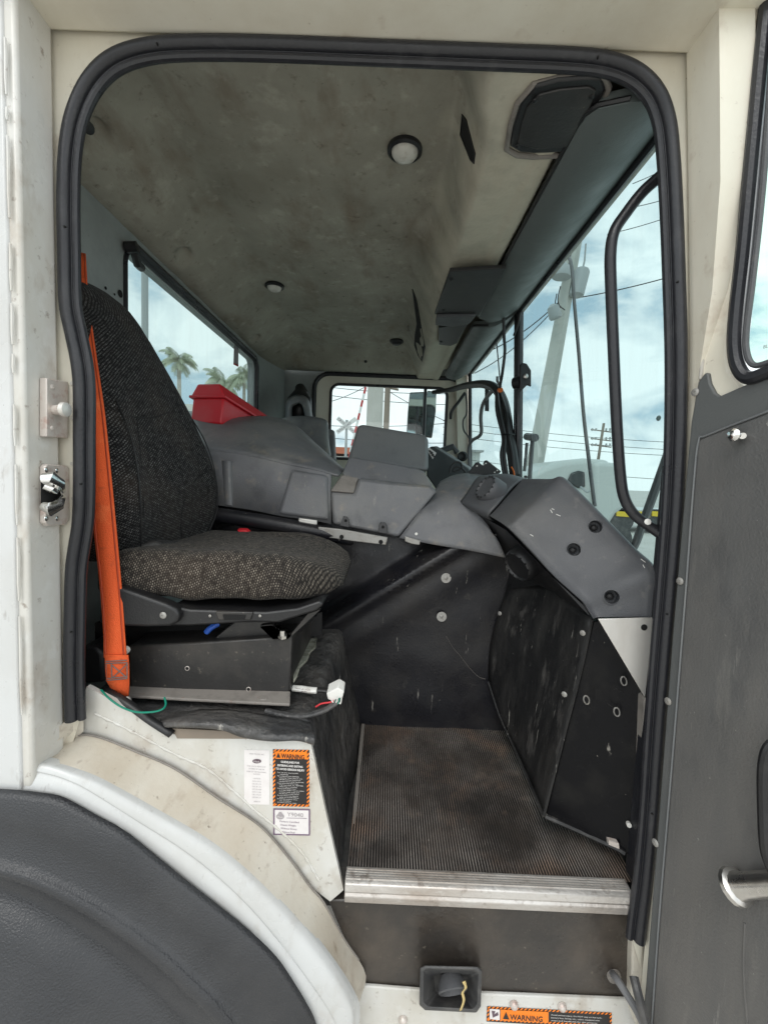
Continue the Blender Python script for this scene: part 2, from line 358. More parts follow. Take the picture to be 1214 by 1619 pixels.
M['bark'] = mat('palm_trunk', (.45, .42, .36), .9, layers=[((.33, .3, .26), 2, .45, .7, .7, (1, 1, 6))], bump=.5, bscale=8)
M['wall_far'] = mat('far_wall_render', (.62, .60, .55), .8, layers=[((.5, .48, .43), .4, .45, .7, .6)])
M['terracotta'] = mat('terracotta_band', (.50, .16, .09), .8)
M['yellow'] = mat('yellow_paint', (.75, .52, .03), .5)
M['far_white'] = mat('white_vehicle_paint', (.52, .545, .52), .35, layers=[((.55, .56, .53), 1.2, .45, .7, .5)])
M['far_glass'] = mat('dark_vehicle_glass', (.03, .035, .035), .08)
M['signwhite'] = mat('sign_white', (.70, .70, .68), .5)
M['signred'] = mat('gate_red', (.45, .04, .04), .5)

def fabric(name, dark, light, bw, bh, rot, gap, amount):
    """woven cloth: rows of pale dashes on dark yarn, laid out along the surface of the cushion"""
    m = bpy.data.materials.new(name); m.use_nodes = True
    t = m.node_tree; b = t.nodes['Principled BSDF']; L = t.links.new
    b.inputs['Roughness'].default_value = .95; b.inputs['Specular IOR Level'].default_value = .15
    b.inputs['Sheen Weight'].default_value = .06
    at = t.nodes.new('ShaderNodeAttribute'); at.attribute_name = 'cloth'
    tcn = t.nodes.new('ShaderNodeTexCoord')
    nw = t.nodes.new('ShaderNodeTexNoise'); nw.inputs['Scale'].default_value = 60; L(at.outputs['Vector'], nw.inputs[0])
    av = t.nodes.new('ShaderNodeVectorMath'); av.operation = 'MULTIPLY_ADD'; L(nw.outputs[1], av.inputs[0]); av.inputs[1].default_value = (.004, .004, 0); L(at.outputs['Vector'], av.inputs[2])
    mpn = t.nodes.new('ShaderNodeMapping'); mpn.inputs['Rotation'].default_value = (0, 0, rot); L(av.outputs[0], mpn.inputs[0])
    br = t.nodes.new('ShaderNodeTexBrick'); br.inputs['Scale'].default_value = 1; br.inputs['Brick Width'].default_value = bw; br.inputs['Row Height'].default_value = bh
    br.inputs['Mortar Size'].default_value = gap; br.inputs['Mortar Smooth'].default_value = .7
    br.inputs['Color1'].default_value = (1, 1, 1, 1); br.inputs['Color2'].default_value = (.35, .35, .35, 1); br.inputs['Mortar'].default_value = (0, 0, 0, 1)
    L(mpn.outputs[0], br.inputs['Vector'])
    n = t.nodes.new('ShaderNodeTexNoise'); n.inputs['Scale'].default_value = 90; n.inputs['Detail'].default_value = 2; L(at.outputs['Vector'], n.inputs[0])
    mr2 = t.nodes.new('ShaderNodeMapRange'); mr2.inputs[1].default_value = .32; mr2.inputs[2].default_value = .66; mr2.inputs[4].default_value = amount
    L(n.outputs[0], mr2.inputs[0])
    mu = t.nodes.new('ShaderNodeMath'); mu.operation = 'MULTIPLY'; L(br.outputs['Color'], mu.inputs[0]); L(mr2.outputs[0], mu.inputs[1])
    n3 = t.nodes.new('ShaderNodeTexNoise'); n3.inputs['Scale'].default_value = 7; n3.inputs['Detail'].default_value = 5
    L(tcn.outputs['Object'], n3.inputs[0])
    mr3 = t.nodes.new('ShaderNodeMapRange'); mr3.inputs[1].default_value = .45; mr3.inputs[2].default_value = .75; mr3.inputs[4].default_value = .55
    L(n3.outputs[0], mr3.inputs[0])
    m0 = t.nodes.new('ShaderNodeMix'); m0.data_type = 'RGBA'; m0.inputs[6].default_value = (*dark, 1); m0.inputs[7].default_value = (.045, .034, .026, 1)
    L(mr3.outputs[0], m0.inputs[0])
    mx = t.nodes.new('ShaderNodeMix'); mx.data_type = 'RGBA'; mx.inputs[7].default_value = (*light, 1)
    L(mu.outputs[0], mx.inputs[0]); L(m0.outputs[2], mx.inputs[6]); L(mx.outputs[2], b.inputs['Base Color'])
    bp = t.nodes.new('ShaderNodeBump'); bp.inputs['Strength'].default_value = .7; bp.inputs['Distance'].default_value = .002
    L(br.outputs['Color'], bp.inputs['Height']); L(bp.outputs[0], b.inputs['Normal'])
    return m
def cloth_coords(o, rows):               # distances along the cloth, for the weave
    at = o.data.attributes.new('cloth', 'FLOAT_VECTOR', 'POINT'); vals = []; v = 0; mid = len(rows[0])//4
    for k, r in enumerate(rows):
        if k: v += (r[mid]-rows[k-1][mid]).length
        u = 0
        for i, p in enumerate(r):
            if i: u += (p-r[i-1]).length
            vals += [u, v, 0]
    at.data.foreach_set('vector', vals)
M['fab_back'] = fabric('black_flecked_fabric', (.007, .007, .0075), (.21, .21, .205), .0068, .0046, .62, .0019, .9)
M['fab_side'] = fabric('grey_woven_fabric', (.018, .017, .016), (.24, .225, .20), .0075, .0050, .5, .0021, .9)
M['fab_seat'] = fabric('worn_flecked_fabric', (.018, .016, .0145), (.31, .27, .22), .0058, .0044, .25, .0017, 1.0)

FONT = None
def text(name, s, size, o, xd, yd, m, parent, align='LEFT', wide=1.0, bold=0.):
    cu = bpy.data.curves.new(name, 'FONT'); cu.body = s; cu.size = size; cu.align_x = align; cu.offset = bold
    cu.resolution_u = 2
    t = bpy.data.objects.new(name, cu); COL.objects.link(t)
    dg = bpy.context.evaluated_depsgraph_get()
    me = bpy.data.meshes.new_from_object(t.evaluated_get(dg))
    bpy.data.objects.remove(t); bpy.data.curves.remove(cu)
    xd = Vector(xd).normalized(); yd = Vector(yd).normalized()
    for v in me.vertices: v.co = Vector(o)+xd*(v.co.x*wide)+yd*v.co.y
    me.materials.clear(); me.materials.append(m)
    ob = bpy.data.objects.new(name, me); link(ob, parent); return ob

# ================================================================== SETTING
gv, gf = boxv((-400, -400, -.3), (400, 400, 0))
tag(obj('ground', gv, gf, M['concrete'], smooth=False), 'pale concrete yard around the truck', kind='structure')

# ================================================================== THE TRUCK
truck = thing('truck', (0, 0.5, 0), 'white cab-over truck with its passenger-side door open, seen from outside', 'truck')
def part(name, vf, m, **k): return obj(name, vf[0], vf[1], m, k.pop('parent', truck), **k)

# ---- outer shell
part('outer_panel', boxv((-2.2, -.076, CZ-1.3), (-.578, -.04, CZ+1.0)), M['paint_clean'], bevel=.004)
part('door_jamb', boxv((-.62, -.072, CZ-.55), (-.562, -.001, CZ+.70)), M['paint'], bevel=.006, seg=3)
for a, b in ((60, 150), (170, 190), (215, 345), (385, 460), (480, 545), (560, 590), (640, 705), (735, 830), (850, 950), (975, 1130)):
    p, q = PP(33, a, Vector((0, -.0765, 0)), Vector((0, 1, 0))), PP(33+(b-a)*.012, b, Vector((0, -.0765, 0)), Vector((0, 1, 0)))
    q.x = p.x = -.5735
    part('weld_bead', tube([p, p.lerp(q, .3)+Vector((.0006, 0, 0)), p.lerp(q, .7)-Vector((.0005, 0, 0)), q], [.0018, .0026, .0022, .0016], 6), M['paint'])
part('roof_header', boxv((-.62, -.10, CZ+.690), (.60, -.0005, CZ+.78)), M['cream'], bevel=.005)
part('roof_edge', boxv((-2.2, -.104, CZ+.775), (.75, -.05, CZ+1.0)), M['paint_clean'], bevel=.01)
rj = []
for px, py in ((1079, 40), (1085, 75), (1087, 200), (1088.5, 330), (1090, 480), (1090, 590), (1085, 700), (1076, 830), (1062, 1000), (1040, 1250), (1024, 1440), (1010, 1600)):
    a = P(px, py, -.001); yo = -.068+.046*smooth01(380, 620, py); rj.append([a, Vector((a.x, yo, a.z)), Vector((a.x+.05, yo-.002, a.z)), Vector((a.x+.05, -.0005, a.z))])
vs, fs = grid([r+[r[0]] for r in rj])
part('door_jamb', (vs, fs), M['cream'], smooth=True, ang=30)

SEAL = [(120,1138),(118,1060),(119,980),(121,905),(126,865),(132,825),(134,765),(134,690),(134,615),(130,572),(121,528),(112,480),(110,400),(109,310),(112,240),(122,185),(145,135),(180,100),(230,82),(300,76),(420,77),(600,84),(780,91),(900,96),(960,103),(1003,120),(1033,150),(1049,192),(1056,250),(1061,340),(1065,450),(1068,560),(1067,680),(1062,800),(1053,920),(1043,1040),(1034,1160),(1026,1280),(1017,1380),(1008,1450),(1004,1485)]
sp = cr([P(x, y, 0) for x, y in SEAL], 5)
def offset_path(pts, d, dy):
    out = []
    for i, p in enumerate(pts):
        t = (pts[min(i+1, len(pts)-1)]-pts[max(i-1, 0)]).normalized()
        n = Vector((-t.z, 0, t.x))         # path runs clockwise seen from outside: left is outward
        out.append(p+n*d+Vector((0, dy, 0)))
    return out
seal = part('door_seal', join(tube(offset_path(sp, .0060, -.003), .0103, 12), tube(offset_path(sp, -.0098, .002), .0066, 10), tube(offset_path(sp, -.003, .006), .009, 8)), M['seal'])
for i in (9, 30, 62, 92, 118, 150, 172, 185):
    if i < len(sp):
        p = offset_path(sp, -.001, -.0125)[i]
        obj('seal_vent_hole', *lathe([(.0016, 0), (.0016, .004)], p, (0, 1, 0), 8), M['void'], seal)
inner = offset_path(sp, -.004, .006)
cen = Vector((-.03, .006, CZ-.05))
outer = []
for p in inner:
    v = cen+(p-cen)*1.5
    outer.append(Vector((max(-.60, min(.515, v.x)), .006, max(CZ-.9, min(CZ+.74, v.z)))))
part('door_opening_flange', grid([inner, outer]), M['cream'], smooth=False)
# small screws along the jamb flange
def screw(p, axis, r, parent, m='steel', name='screw'):
    m = 'rawsteel' if m == 'steel' else m
    o = obj(name, *lathe([(r*1.05, 0), (r, r*.18), (r*.7, r*.36), (r*.32, r*.40), (r*.25, r*.16), (.0003, r*.14)], p, axis, 14), M[m], parent)
    return o
for px, py in ((114, 606), (114, 661), (114, 733), (116, 788)):
    part('rivet', lathe([(.0035, 0), (.003, .0015), (.001, .002)], P(px, py, .0055), (0, -1, 0), 10), M['paint'])

# ---- striker and latch on the left jamb
JP, JN = Vector((-.562, 0, CZ)), Vector((1, 0, 0))
def J(px, py, out=0): return PP(px, py, JP+JN*out, JN)
st = part('striker_plate', prism([J(62, 597, .001), J(97, 603, .001), J(97, 692, .001), J(62, 690, .001)], (.012, 0, 0)), M['pinkmetal'], bevel=.0015)
for px, py in ((83, 612), (83, 677)):
    screw(J(px, py, .0128), (1, 0, 0), .0045, st, 'pinkmetal')
obj('striker_bolt', *tube([J(86, 648, .013), J(92, 648, .022), J(97, 647, .030)], [.008, .0085, .0075], 12), M['pinkmetal'], st)
obj('striker_head', *lathe([(.006, 0), (.0115, .002), (.0115, .009), (.006, .011)], J(97, 647, .028), (1, 0, 0), 12), M['silver'], st)
lt = part('door_latch', prism([J(62, 737, .001), J(66, 733, .001), J(98, 736, .001), J(101, 741, .001), J(101, 822, .001), J(97, 829, .001), J(67, 831, .001), J(62, 826, .001)], (.010, 0, 0)), M['pinkmetal'], bevel=.002)
obj('latch_recess', *prism([J(64, 762, .0115), J(94, 760, .0115), J(98, 784, .0115), J(92, 806, .0115), J(64, 806, .0115)], (.001, 0, 0)), M['void'], lt)
obj('latch_jaw', *tube([J(69, 757, .016), J(80, 756, .026), J(92, 764, .030), J(98, 776, .018)], [.009, .012, .010, .006], 10), M['chrome'], lt)
obj('latch_jaw', *tube([J(70, 800, .014), J(80, 805, .026), J(90, 799, .030), J(98, 786, .018)], [.008, .012, .010, .006], 10), M['chrome'], lt)
obj('latch_pawl', *tube([J(70, 767, .014), J(80, 771, .020), J(88, 778, .020)], [.007, .009, .005], 10), M['chrome'], lt)
for px, py in ((73, 743), (90, 744), (73, 820), (90, 820)): screw(J(px, py, .0118), (1, 0, 0), .004, lt, 'chrome')

# ---- lower left: wheel-arch ledge, white fender, black flare, seat riser panel
def resample(pts, n):
    pts = cr(pts, 12); L = [0]
    for a, b in zip(pts, pts[1:]): L.append(L[-1]+(b-a).length)
    out = []; k = 0
    for i in range(n):
        s = L[-1]*i/(n-1)
        while k < len(L)-2 and L[k+1] < s: k += 1
        t = (s-L[k])/max(1e-9, L[k+1]-L[k]); out.append(pts[k].lerp(pts[k+1], t))
    return out
def poly(pts, Y, a0=7.5, a1=75., n=64):     # matching points at equal angles round the wheel
    q = cr([Vector((x, y, 0)) for x, y in pts], 14)
    ang = [math.degrees(math.atan2(p.x+60, 1850-p.y)) for p in q]; out = []
    for i in range(n):
        t = a0+(a1-a0)*i/(n-1); k = 0
        while k < len(ang)-2 and ang[k+1] < t: k += 1
        f = max(0., min(1., (t-ang[k])/max(1e-6, ang[k+1]-ang[k]))); p = q[k].lerp(q[k+1], f); out.append(P(p.x, p.y, Y))
    return out
def polyb(pts, Y):                      # the black flare runs on behind the wheel's crown, symmetrical about it
    r = poly(pts, Y, 0., 75., 64); c_ = r[0].x
    return [Vector((2*c_-p.x, p.y, p.z)) for p in reversed(r[1:])]+r
C0 = [(62,1186),(108,1166),(150,1164),(218,1190),(277,1216),(347,1264),(411,1306),(460,1361),(490,1402),(512,1428),(545,1487),(574,1530),(578,1556),(565,1597),(552,1690)]
R0 = [(34,1197),(80,1204),(120,1215),(163,1232),(248,1279),(317,1319),(366,1354),(421,1404),(475,1463),(525,1527),(556,1578),(562,1605),(556,1690)]
R1 = [(29,1203),(80,1212),(118,1225),(155,1241),(235,1287),(300,1325),(352,1363),(406,1412),(459,1470),(509,1532),(546,1588),(556,1616),(552,1690)]
R2 = [(27,1213),(80,1224),(114,1236),(145,1252),(218,1298),(283,1338),(335,1377),(388,1426),(437,1482),(486,1546),(524,1602),(536,1632),(540,1690)]
B0 = [(26,1249),(60,1253),(99,1260),(153,1289),(198,1314),(248,1354),(302,1398),(347,1433),(396,1473),(436,1512),(460,1546),(485,1587),(500,1619),(518,1690)]
part('fender_ledge', grid([poly(C0, .020, 8.2), poly(R0, -.046, 8.2)]), M['ledge'])
def mixp(A, B_, f): return [p.lerp(q, f) for p, q in zip(A, B_)]
_w = lambda A, Y: poly(A, Y, 8.2)
_r0, _r1, _r2, _b0 = _w(R0, -.046), _w(R1, -.0585), _w(R2, -.0645), _w(B0, -.074)
_g = [p+Vector((0, .0025, 0)) for p in mixp(_r2, _b0, .15)]
_cols = [cr([r[k] for r in (_w([(x+7, y-5) for x, y in R0], -.034), _r0, _r1, _r2, _g, mixp(_r2, _b0, .5), _b0)], 4) for k in range(64)]
part('white_fender', grid([[c_[i] for c_ in _cols] for i in range(len(_cols[0]))]+[_w(B0, -.02)]), M['paint_clean'], ang=70)
B1 = [(-120,1243),(-40,1246)]+B0
B2 = [(-120,1262),(-40,1265)]+[(x-8, y+16) for x, y in B0]
G1 = [(-120,1340),(-40,1366),(0,1377),(50,1392),(124,1426),(198,1471),(257,1515),(307,1560),(347,1600),(400,1670)]
G2 = [(-120,1350),(-40,1377),(0,1389),(48,1404),(116,1438),(188,1484),(245,1528),(294,1574),(332,1613),(384,1683)]
G3 = [(-120,1368),(-40,1396),(0,1409),(44,1425),(106,1460),(174,1506),(228,1552),(274,1598),(310,1638),(360,1700)]
E1 = [(-120,1450),(-40,1478),(0,1492),(40,1510),(92,1545),(150,1592),(198,1640),(238,1690),(268,1732),(310,1800)]
E2 = [(-120,1640),(-40,1664),(0,1680),(30,1698),(70,1730),(116,1776),(150,1820),(180,1870),(200,1900),(230,1960)]
_b2, _g0 = polyb(B2, -.092), polyb([(x+9, y-22) for x, y in G1], -.108)
part('fender_flare', grid([polyb(B1, -.066), polyb(B1, -.082), _b2, mixp(_b2, _g0, .5), _g0, polyb([(x+2, y-6) for x, y in G1], -.1165), polyb(G1, -.121), polyb(G2, -.118), polyb(G3, -.101), mixp(polyb(G3, -.109), polyb(E1, -.129), .3), polyb(E1, -.132), polyb(E2, -.185)]), M['fender'], ang=179)
part('sill_plate', prism([P(60, 1188, -.055), P(108, 1163, .018), P(132, 1140, .018), P(104, 1140, -.002), P(56, 1180, -.055)], (0, 0, -.02)), M['ledge'])
part('sealant_joint', tube(poly(C0, .0185)[4:52], .0019, 6), M['dustyframe'])
crease = [tuple(p) for p in C0[2:10]]
rp_ = [(137,1086),(205,1122),(274,1161),(300,1166),(400,1168),(490,1169),(515,1285),(543,1408),(522,1426)] + [p for p in reversed(crease[:-1])] + [(125,1170),(128,1120)]
rp_pts = [P(x, y, .026) for x, y in rp_]
riser_panel = part('seat_riser_panel', prism(rp_pts, (0, .01, 0)), M['paint'], smooth=False)
# raised bead along the crease
bead = cr([P(x, y, .0255) for x, y in ((150,1128),(200,1152),(278,1193),(328,1216),(370,1251),(403,1281),(441,1312),(478,1349),(504,1392))], 8)
obj('sealant_bead', *tube(bead, [.0025+.0012*math.sin(i*2.3) for i in range(len(bead))], 6), M['paint'], riser_panel)

# ---- labels on the riser panel
def decal(name, corners, m, parent, lift=.0006, label=None):
    return obj(name, [P(x, y, .026-lift) for x, y in corners], [tuple(range(len(corners)))], M[m], parent, smooth=False, label=label)
def quad(x0, y0, x1, y1): return [(x0, y0), (x1, y0+(x1-x0)*.02), (x1, y1+(x1-x0)*.02), (x0, y1)]
def ptext(s, px, py, hpx, m, parent, wpx=None, Y=.026, lift=.0014, name='lettering', align='LEFT', bold=0.):
    o = P(px, py, Y-lift); sc = (Y+.74)/FPX
    xd = Vector((1, 0, -.022)); yd = Vector((-.02, 0, 1))
    t = text(name, s, hpx*sc*1.38, o, xd, yd, M[m], parent, align, 1.0, bold)
    if wpx:
        w = max(v.co.x for v in t.data.vertices)-min(v.co.x for v in t.data.vertices); f = wpx*sc/w
        for v in t.data.vertices: v.co.x = o.x+(v.co.x-o.x)*f
    return t
wl = tag(decal('warning_label', quad(431.5, 1185, 489, 1275), 'sticker_black', riser_panel), 'tall orange and black warning label about entering and exiting')
def stripes(x0, y0, x1, y1, b, parent, Y=.026, lift=.0009, slope=.02, pitch=6.2, m='sticker_orange'):
    vs, fs = [], []
    def add(pts):
        n = len(vs); vs.extend(P(x, y+(x-x0)*slope, Y-lift) for x, y in pts); fs.append(tuple(range(n, n+len(pts))))
    k = 0; x = x0
    while x < x1-2:
        for yy in (y0, y1-b): add([(x, yy+b), (x+pitch*.5, yy+b), (min(x1, x+pitch*.5+b), yy), (x+b if x+b < x1 else x1, yy)])
        x += pitch
    y = y0+b
    while y < y1-b-2:
        for xx in (x0, x1-b): add([(xx, y+b), (xx+b, y), (xx+b, y+pitch*.5), (xx, y+pitch*.5+b)])
        y += pitch
    obj('striped_border', vs, fs, M[m], parent, smooth=False)
stripes(431.5, 1185, 489, 1275, 3.6, wl)
decal('orange_panel', quad(435.5, 1188.5, 485.5, 1200), 'sticker_orange', wl, .0012)
ptext('WARNING', 444.5, 1199, 8.2, 'sticker_black', wl, 39, lift=.0018, bold=.0003)
obj('warning_triangle', [P(x, y, .026-.0018) for x, y in ((436.5, 1198.3), (440, 1190.5), (443.5, 1198.6))], [(0, 1, 2)], M['sticker_black'], wl, smooth=False)
for i, (s, x, w) in enumerate((('GUIDELINES FOR', 444, 31), ('ENTERING AND EXITING', 438.5, 42), ('TO AVOID SERIOUS INJURY', 436, 48))):
    ptext(s, x, 1206.3+i*5.4, 3.6, 'white_ink', wl, w, bold=.00016)
small = ['Face cab when entering AND', '   exiting', 'Place objects inside BEFORE', '   entering. Take objects out', '   AFTER exiting. Keep both', '   hands free to grip handholds', 'Keep hands and shoes clean', '   of grease, mud, etc. BEFORE', '   entering or exiting', 'Keep 2 hands AND 1 foot', '   or 2 feet AND 1 hand in FIRM', '   contact with steps and', '   handholds at ALL times', 'Be sure where you step and', '   grip to avoid falling', 'Be EXTRA careful in snow,', '   ice, weather', 'DO NOT jump from vehicle']
for i, s in enumerate(small): ptext(s, 438.5, 1222.2+i*2.78, 1.7, 'white_ink', wl, len(s)*1.33)
pl = tag(decal('product_label', quad(386, 1186, 426, 1272), 'paper', riser_panel), 'pale grey printed label with an oval emblem')
ptext('MACK TRUCKS, INC.', 394, 1193, 2.2, 'ink_pale', pl, 25)
obj('oval_emblem', *(lambda c: ([c[0]]*0+[P(406+7*math.cos(a*.3142), 1204+3.4*math.sin(a*.3142), .0245) for a in range(20)], [tuple(range(20))]))([0]), M['ink'], pl, smooth=False)
ptext('Mack', 401, 1205.6, 3.2, 'paper', pl, 10, lift=.0024)
for i, s in enumerate(['THIS MACK VEHICLE IS', 'COVERED BY ONE OR', 'MORE OF THE FOLLOWING', 'PATENTS']):
    ptext(s, 406-len(s)*.78, 1212.3+i*4.3, 2.2, 'ink_pale', pl, len(s)*1.56)
for i, s in enumerate(['4,669,574', '4,824,169 A', 'DES 281,139', 'DES 281,231', 'DES 302,408', 'DES 317,586', 'DES 319,034', 'DES 409,127']):
    ptext(s, 406-len(s)*.68, 1232+i*4.25, 2.2, 'ink_pale', pl, len(s)*1.36)
ptext('20806739', 401, 1268.5, 2.2, 'ink_pale', pl, 11)
cl = tag(decal('certificate_label', quad(433, 1279.5, 489.5, 1320), 'paper', riser_panel), 'small purple-bordered label with the handwritten number 9040')
for c in (quad(432, 1278.5, 490, 1280.8), quad(432, 1318.6, 490, 1320.6), quad(432, 1280.8, 434.2, 1318.6), [(488, 1282), (490.2, 1282), (490.2, 1319.6), (488, 1319.6)]):
    decal('label_border', c, 'purple', cl, .0011)
obj('label_emblem', [P(443+6.2*math.cos(a*.3142), 1291.5+4.6*math.sin(a*.3142)-(2.6 if 13 < a < 17 else 0), .0245) for a in range(20)], [tuple(range(20))], M['ink_pale'], cl, smooth=False)
ptext('Mack', 438.4, 1293.6, 3.6, 'paper', cl, 9.5, lift=.0024)
ptext('Y9040', 454, 1291, 7.2, 'ink_pale', cl, 27)
decal('rule', quad(453, 1293.6, 485, 1294.2), 'purple', cl, .0012)
for i, s in enumerate(['Factory Certified', 'Chassis Weight', 'Without Driver,', 'Without Fuel']): ptext(s, 442+i*.8, 1300.3+i*5.6, 3.2, 'purple', cl, len(s)*1.9)

# ---- step well
FL0 = -.757
def fl(Y): return FL0+(Y-.03)*.055
NX0, NX1 = -.0475, .492
ns = part('step_plate', prism([H(NX0, .040, fl(.04)+.003), H(NX0, .012, fl(.0)+.004), H(NX0, .006, fl(0)+.001), H(NX0, .003, fl(0)-.012), H(NX0, .008, fl(0)-.016), H(NX0, .004, fl(0)-.022), H(NX0, .006, fl(0)-.036), H(NX0, .05, fl(0)-.036)], (NX1-NX0, 0, 0)), M['alu'], bevel=.0015)
for i in range(5):
    y = .014+i*.005
    obj('tread_rib', *boxv((NX0+.002, y, CZ+fl(.03)+.0015), (NX1-.003, y+.0024, CZ+fl(.03)+.0047)), M['alu'], ns, smooth=False)
screw(P(966, 1399, .03)+Vector((0, 0, .002)), (0, -.2, 1), .0055, ns, 'pinkmetal'); screw(P(768, 1390, .03), (0, -.2, 1), .004, ns, 'alu'); screw(P(572, 1385, .03), (0, -.2, 1), .004, ns, 'alu')
# ribbed mat
n_r = 100; x0, x1 = -.046, .515; prof = []
for i in range(n_r):
    w = (x1-x0)/n_r; xa = x0+i*w
    prof += [(xa, 0), (xa+w*.12, .0026), (xa+w*.44, .0027), (xa+w*.56, 0)]
prof.append((x1, 0))
rows = []
for k in range(31):
    y = .036+.474*k/30
    rows.append([H(x, y, fl(y)+z*max(.25, .85+.8*noise.noise((x*9, y*6, 0)))-.0015+.0025*noise.noise((x*6, y*6, 3))) for x, z in prof])
fm = part('ribbed_floor_mat', grid(rows), M['mat'], smooth=True, ang=25)
fm.data.materials.append(M['mat_top'])
_k = len(prof)-1
for f in fm.data.polygons:
    xs = sum(fm.data.vertices[v].co.x for v in f.vertices)/4; ph_ = ((xs-x0)/((x1-x0)/n_r)) % 1
    if .16 < ph_ < .52: f.material_index = 1
part('floor_pan', boxv((-.8, .06, CZ-.86), (.75, 2.16, CZ-.775)), M['rubber'])
part('mat_edge_strip', prism([P(549, 1378, .045), P(556, 1378, .045), P(577, 1147, .47), P(571, 1147, .47)], (0, 0, .006)), M['dustyframe'], bevel=.002)
part('step_riser', prism([P(518, 1424, .030), P(552, 1424, .030), P(998, 1440, .030), P(1001, 1584, .030), P(700, 1573, .030), P(574, 1562, .030), P(545, 1490, .030)], (0, .02, 0)), M['riser'], bevel=.003)
lowp = part('lower_panel', prism([P(520, 1556, .022), P(574, 1560, .022), P(700, 1570, .022), P(1012, 1583, .022), P(1012, 1760, .022), P(500, 1760, .022)], (0, .007, 0)), M['paint'], bevel=.002)
part('step_corner_post', prism([P(1001, 1440, .014), P(1016, 1440, .008), P(1020, 1480, .008), P(1013, 1640, .008), P(997, 1600, .014)], (0, .03, 0)), M['ledge'], bevel=.003)
# step lamp
sx = lambda x, y, Y=.012: P(x, y, Y)
rim_o = [(664,1531),(672,1527),(755,1529),(762,1535),(760,1592),(753,1602),(672,1598),(663,1590)]
rim_i = [(669,1535),(676,1532),(751,1534),(757,1539),(755,1588),(749,1597),(676,1593),(668,1586)]
deep = [(686,1545),(690,1543),(735,1545),(738,1548),(736,1570),(732,1574),(692,1570),(688,1566)]
lampv, lampf = [], []
loops = [[P(x, y, .0205) for x, y in rim_o], [P(x, y, -.016) for x, y in rim_o], [P(x, y, -.019) for x, y in rim_i], [P(x, y, .0195) for x, y in deep]]
for lp in loops: lampv += lp
for i in range(3):
    for k in range(8): lampf.append((i*8+k, i*8+(k+1) % 8, (i+1)*8+(k+1) % 8, (i+1)*8+k))
lampf.append(tuple(range(24, 32)))
sl_ = part('step_lamp', (lampv, lampf), M['rubber'], bevel=.003, seg=3)
obj('lamp_bowl', *lathe([(.006, -.012), (.018, -.008), (.025, .003), (.0275, .014), (.0255, .016), (.021, .006), (.012, -.001), (.001, -.003)], P(713, 1551, .002), (.12, -.85, -.45), 20, (0, 0)), M['dash'], sl_)
tw = cr([P(733, 1552, -.020), P(736, 1562, -.022), P(731, 1570, -.022), P(733, 1582, -.024), P(728, 1598, -.025)], 6)
obj('brittle_strap', *ribbon(tw, Vector((1, .3, .1)), [.006]*3+[.0045]*(len(tw)-3)), M['wire_yellow'] if 'wire_yellow' in M else M['ledge'], sl_, solid=.001)
for px, py in ((812, 1588), (888, 1591), (637, 1612), (800, 1634), (880, 1637)):
    part('panel_bolt', lathe([(.0085, 0), (.0085, .003), (.006, .007), (.002, .009)], P(px, py, .0215), (0, -1, 0), 12), M['pinkmetal'])
w2c = [(770, 1592), (967, 1602), (967, 1628), (769, 1616)]
wl2 = tag(obj('warning_label', [P(x, y, .0212) for x, y in w2c], [(0, 1, 2, 3)], M['sticker_black'], lowp, smooth=False), 'long orange and black warning label below the step')
stripes(770, 1592, 967, 1614.5, 3.2, wl2, Y=.0212, lift=.0004, slope=.052, pitch=6.4)
obj('orange_panel', [P(x, y, .0204) for x, y in ((791, 1597), (867, 1601), (867, 1618), (791, 1614))], [(0, 1, 2, 3)], M['sticker_orange'], wl2, smooth=False)
obj('pictogram', [P(x, y, .0204) for x, y in ((774, 1596), (790, 1597), (790, 1614), (774, 1612))], [(0, 1, 2, 3)], M['paper'], wl2, smooth=False)
obj('pictogram_mark', [P(x, y, .0199) for x, y in ((777, 1599), (783, 1600), (781, 1605), (787, 1601), (788, 1606), (779, 1610))], [(0, 1, 2, 3, 4, 5)], M['ink'], wl2, smooth=False)
ptext('WARNING', 806, 1613.2, 10.5, 'sticker_black', wl2, 57, Y=.0212, lift=.0014, bold=.0003)
obj('warning_triangle', [P(x, y, .0198) for x, y in ((795, 1612), (800, 1601), (805, 1613))], [(0, 1, 2)], M['sticker_black'], wl2, smooth=False)
for i, s in enumerate(('Avoid serious injury. Do NOT step on fuel tank,', 'battery box, fairing, etc., unless equipped with', 'steps and handholds for this purpose')): ptext(s, 871, 1606.4+i*4.4, 2.6, 'white_ink', wl2, 88-i*4, Y=.0212)

# ---- seat platform under black vinyl
prof = [(-.60, -.476), (-.40, -.478), (-.22, -.478), (-.155, -.480), (-.133, -.488), (-.121, -.515), (-.098, -.61), (-.075, -.70), (-.060, -.765)]
rows = []
for k in range(17):
    y = .032+.46*k/16; f = smooth01(.22, .46, y)
    r = []
    for i, (x, h) in enumerate(prof):
        up = (.045*f if x > -.3 else .02*f) if i < 6 else .03*f*(1-(i-5)/3.)
        nx = .004*noise.noise((x*14, y*14, 1.)); sh = .018*f if 2 < i else 0
        r.append(H(x+sh+nx*.7, y, h+up+nx))
    rows.append(cr(r, 4))
part('platform_cover', grid(rows), M['vinyl'], ang=60)
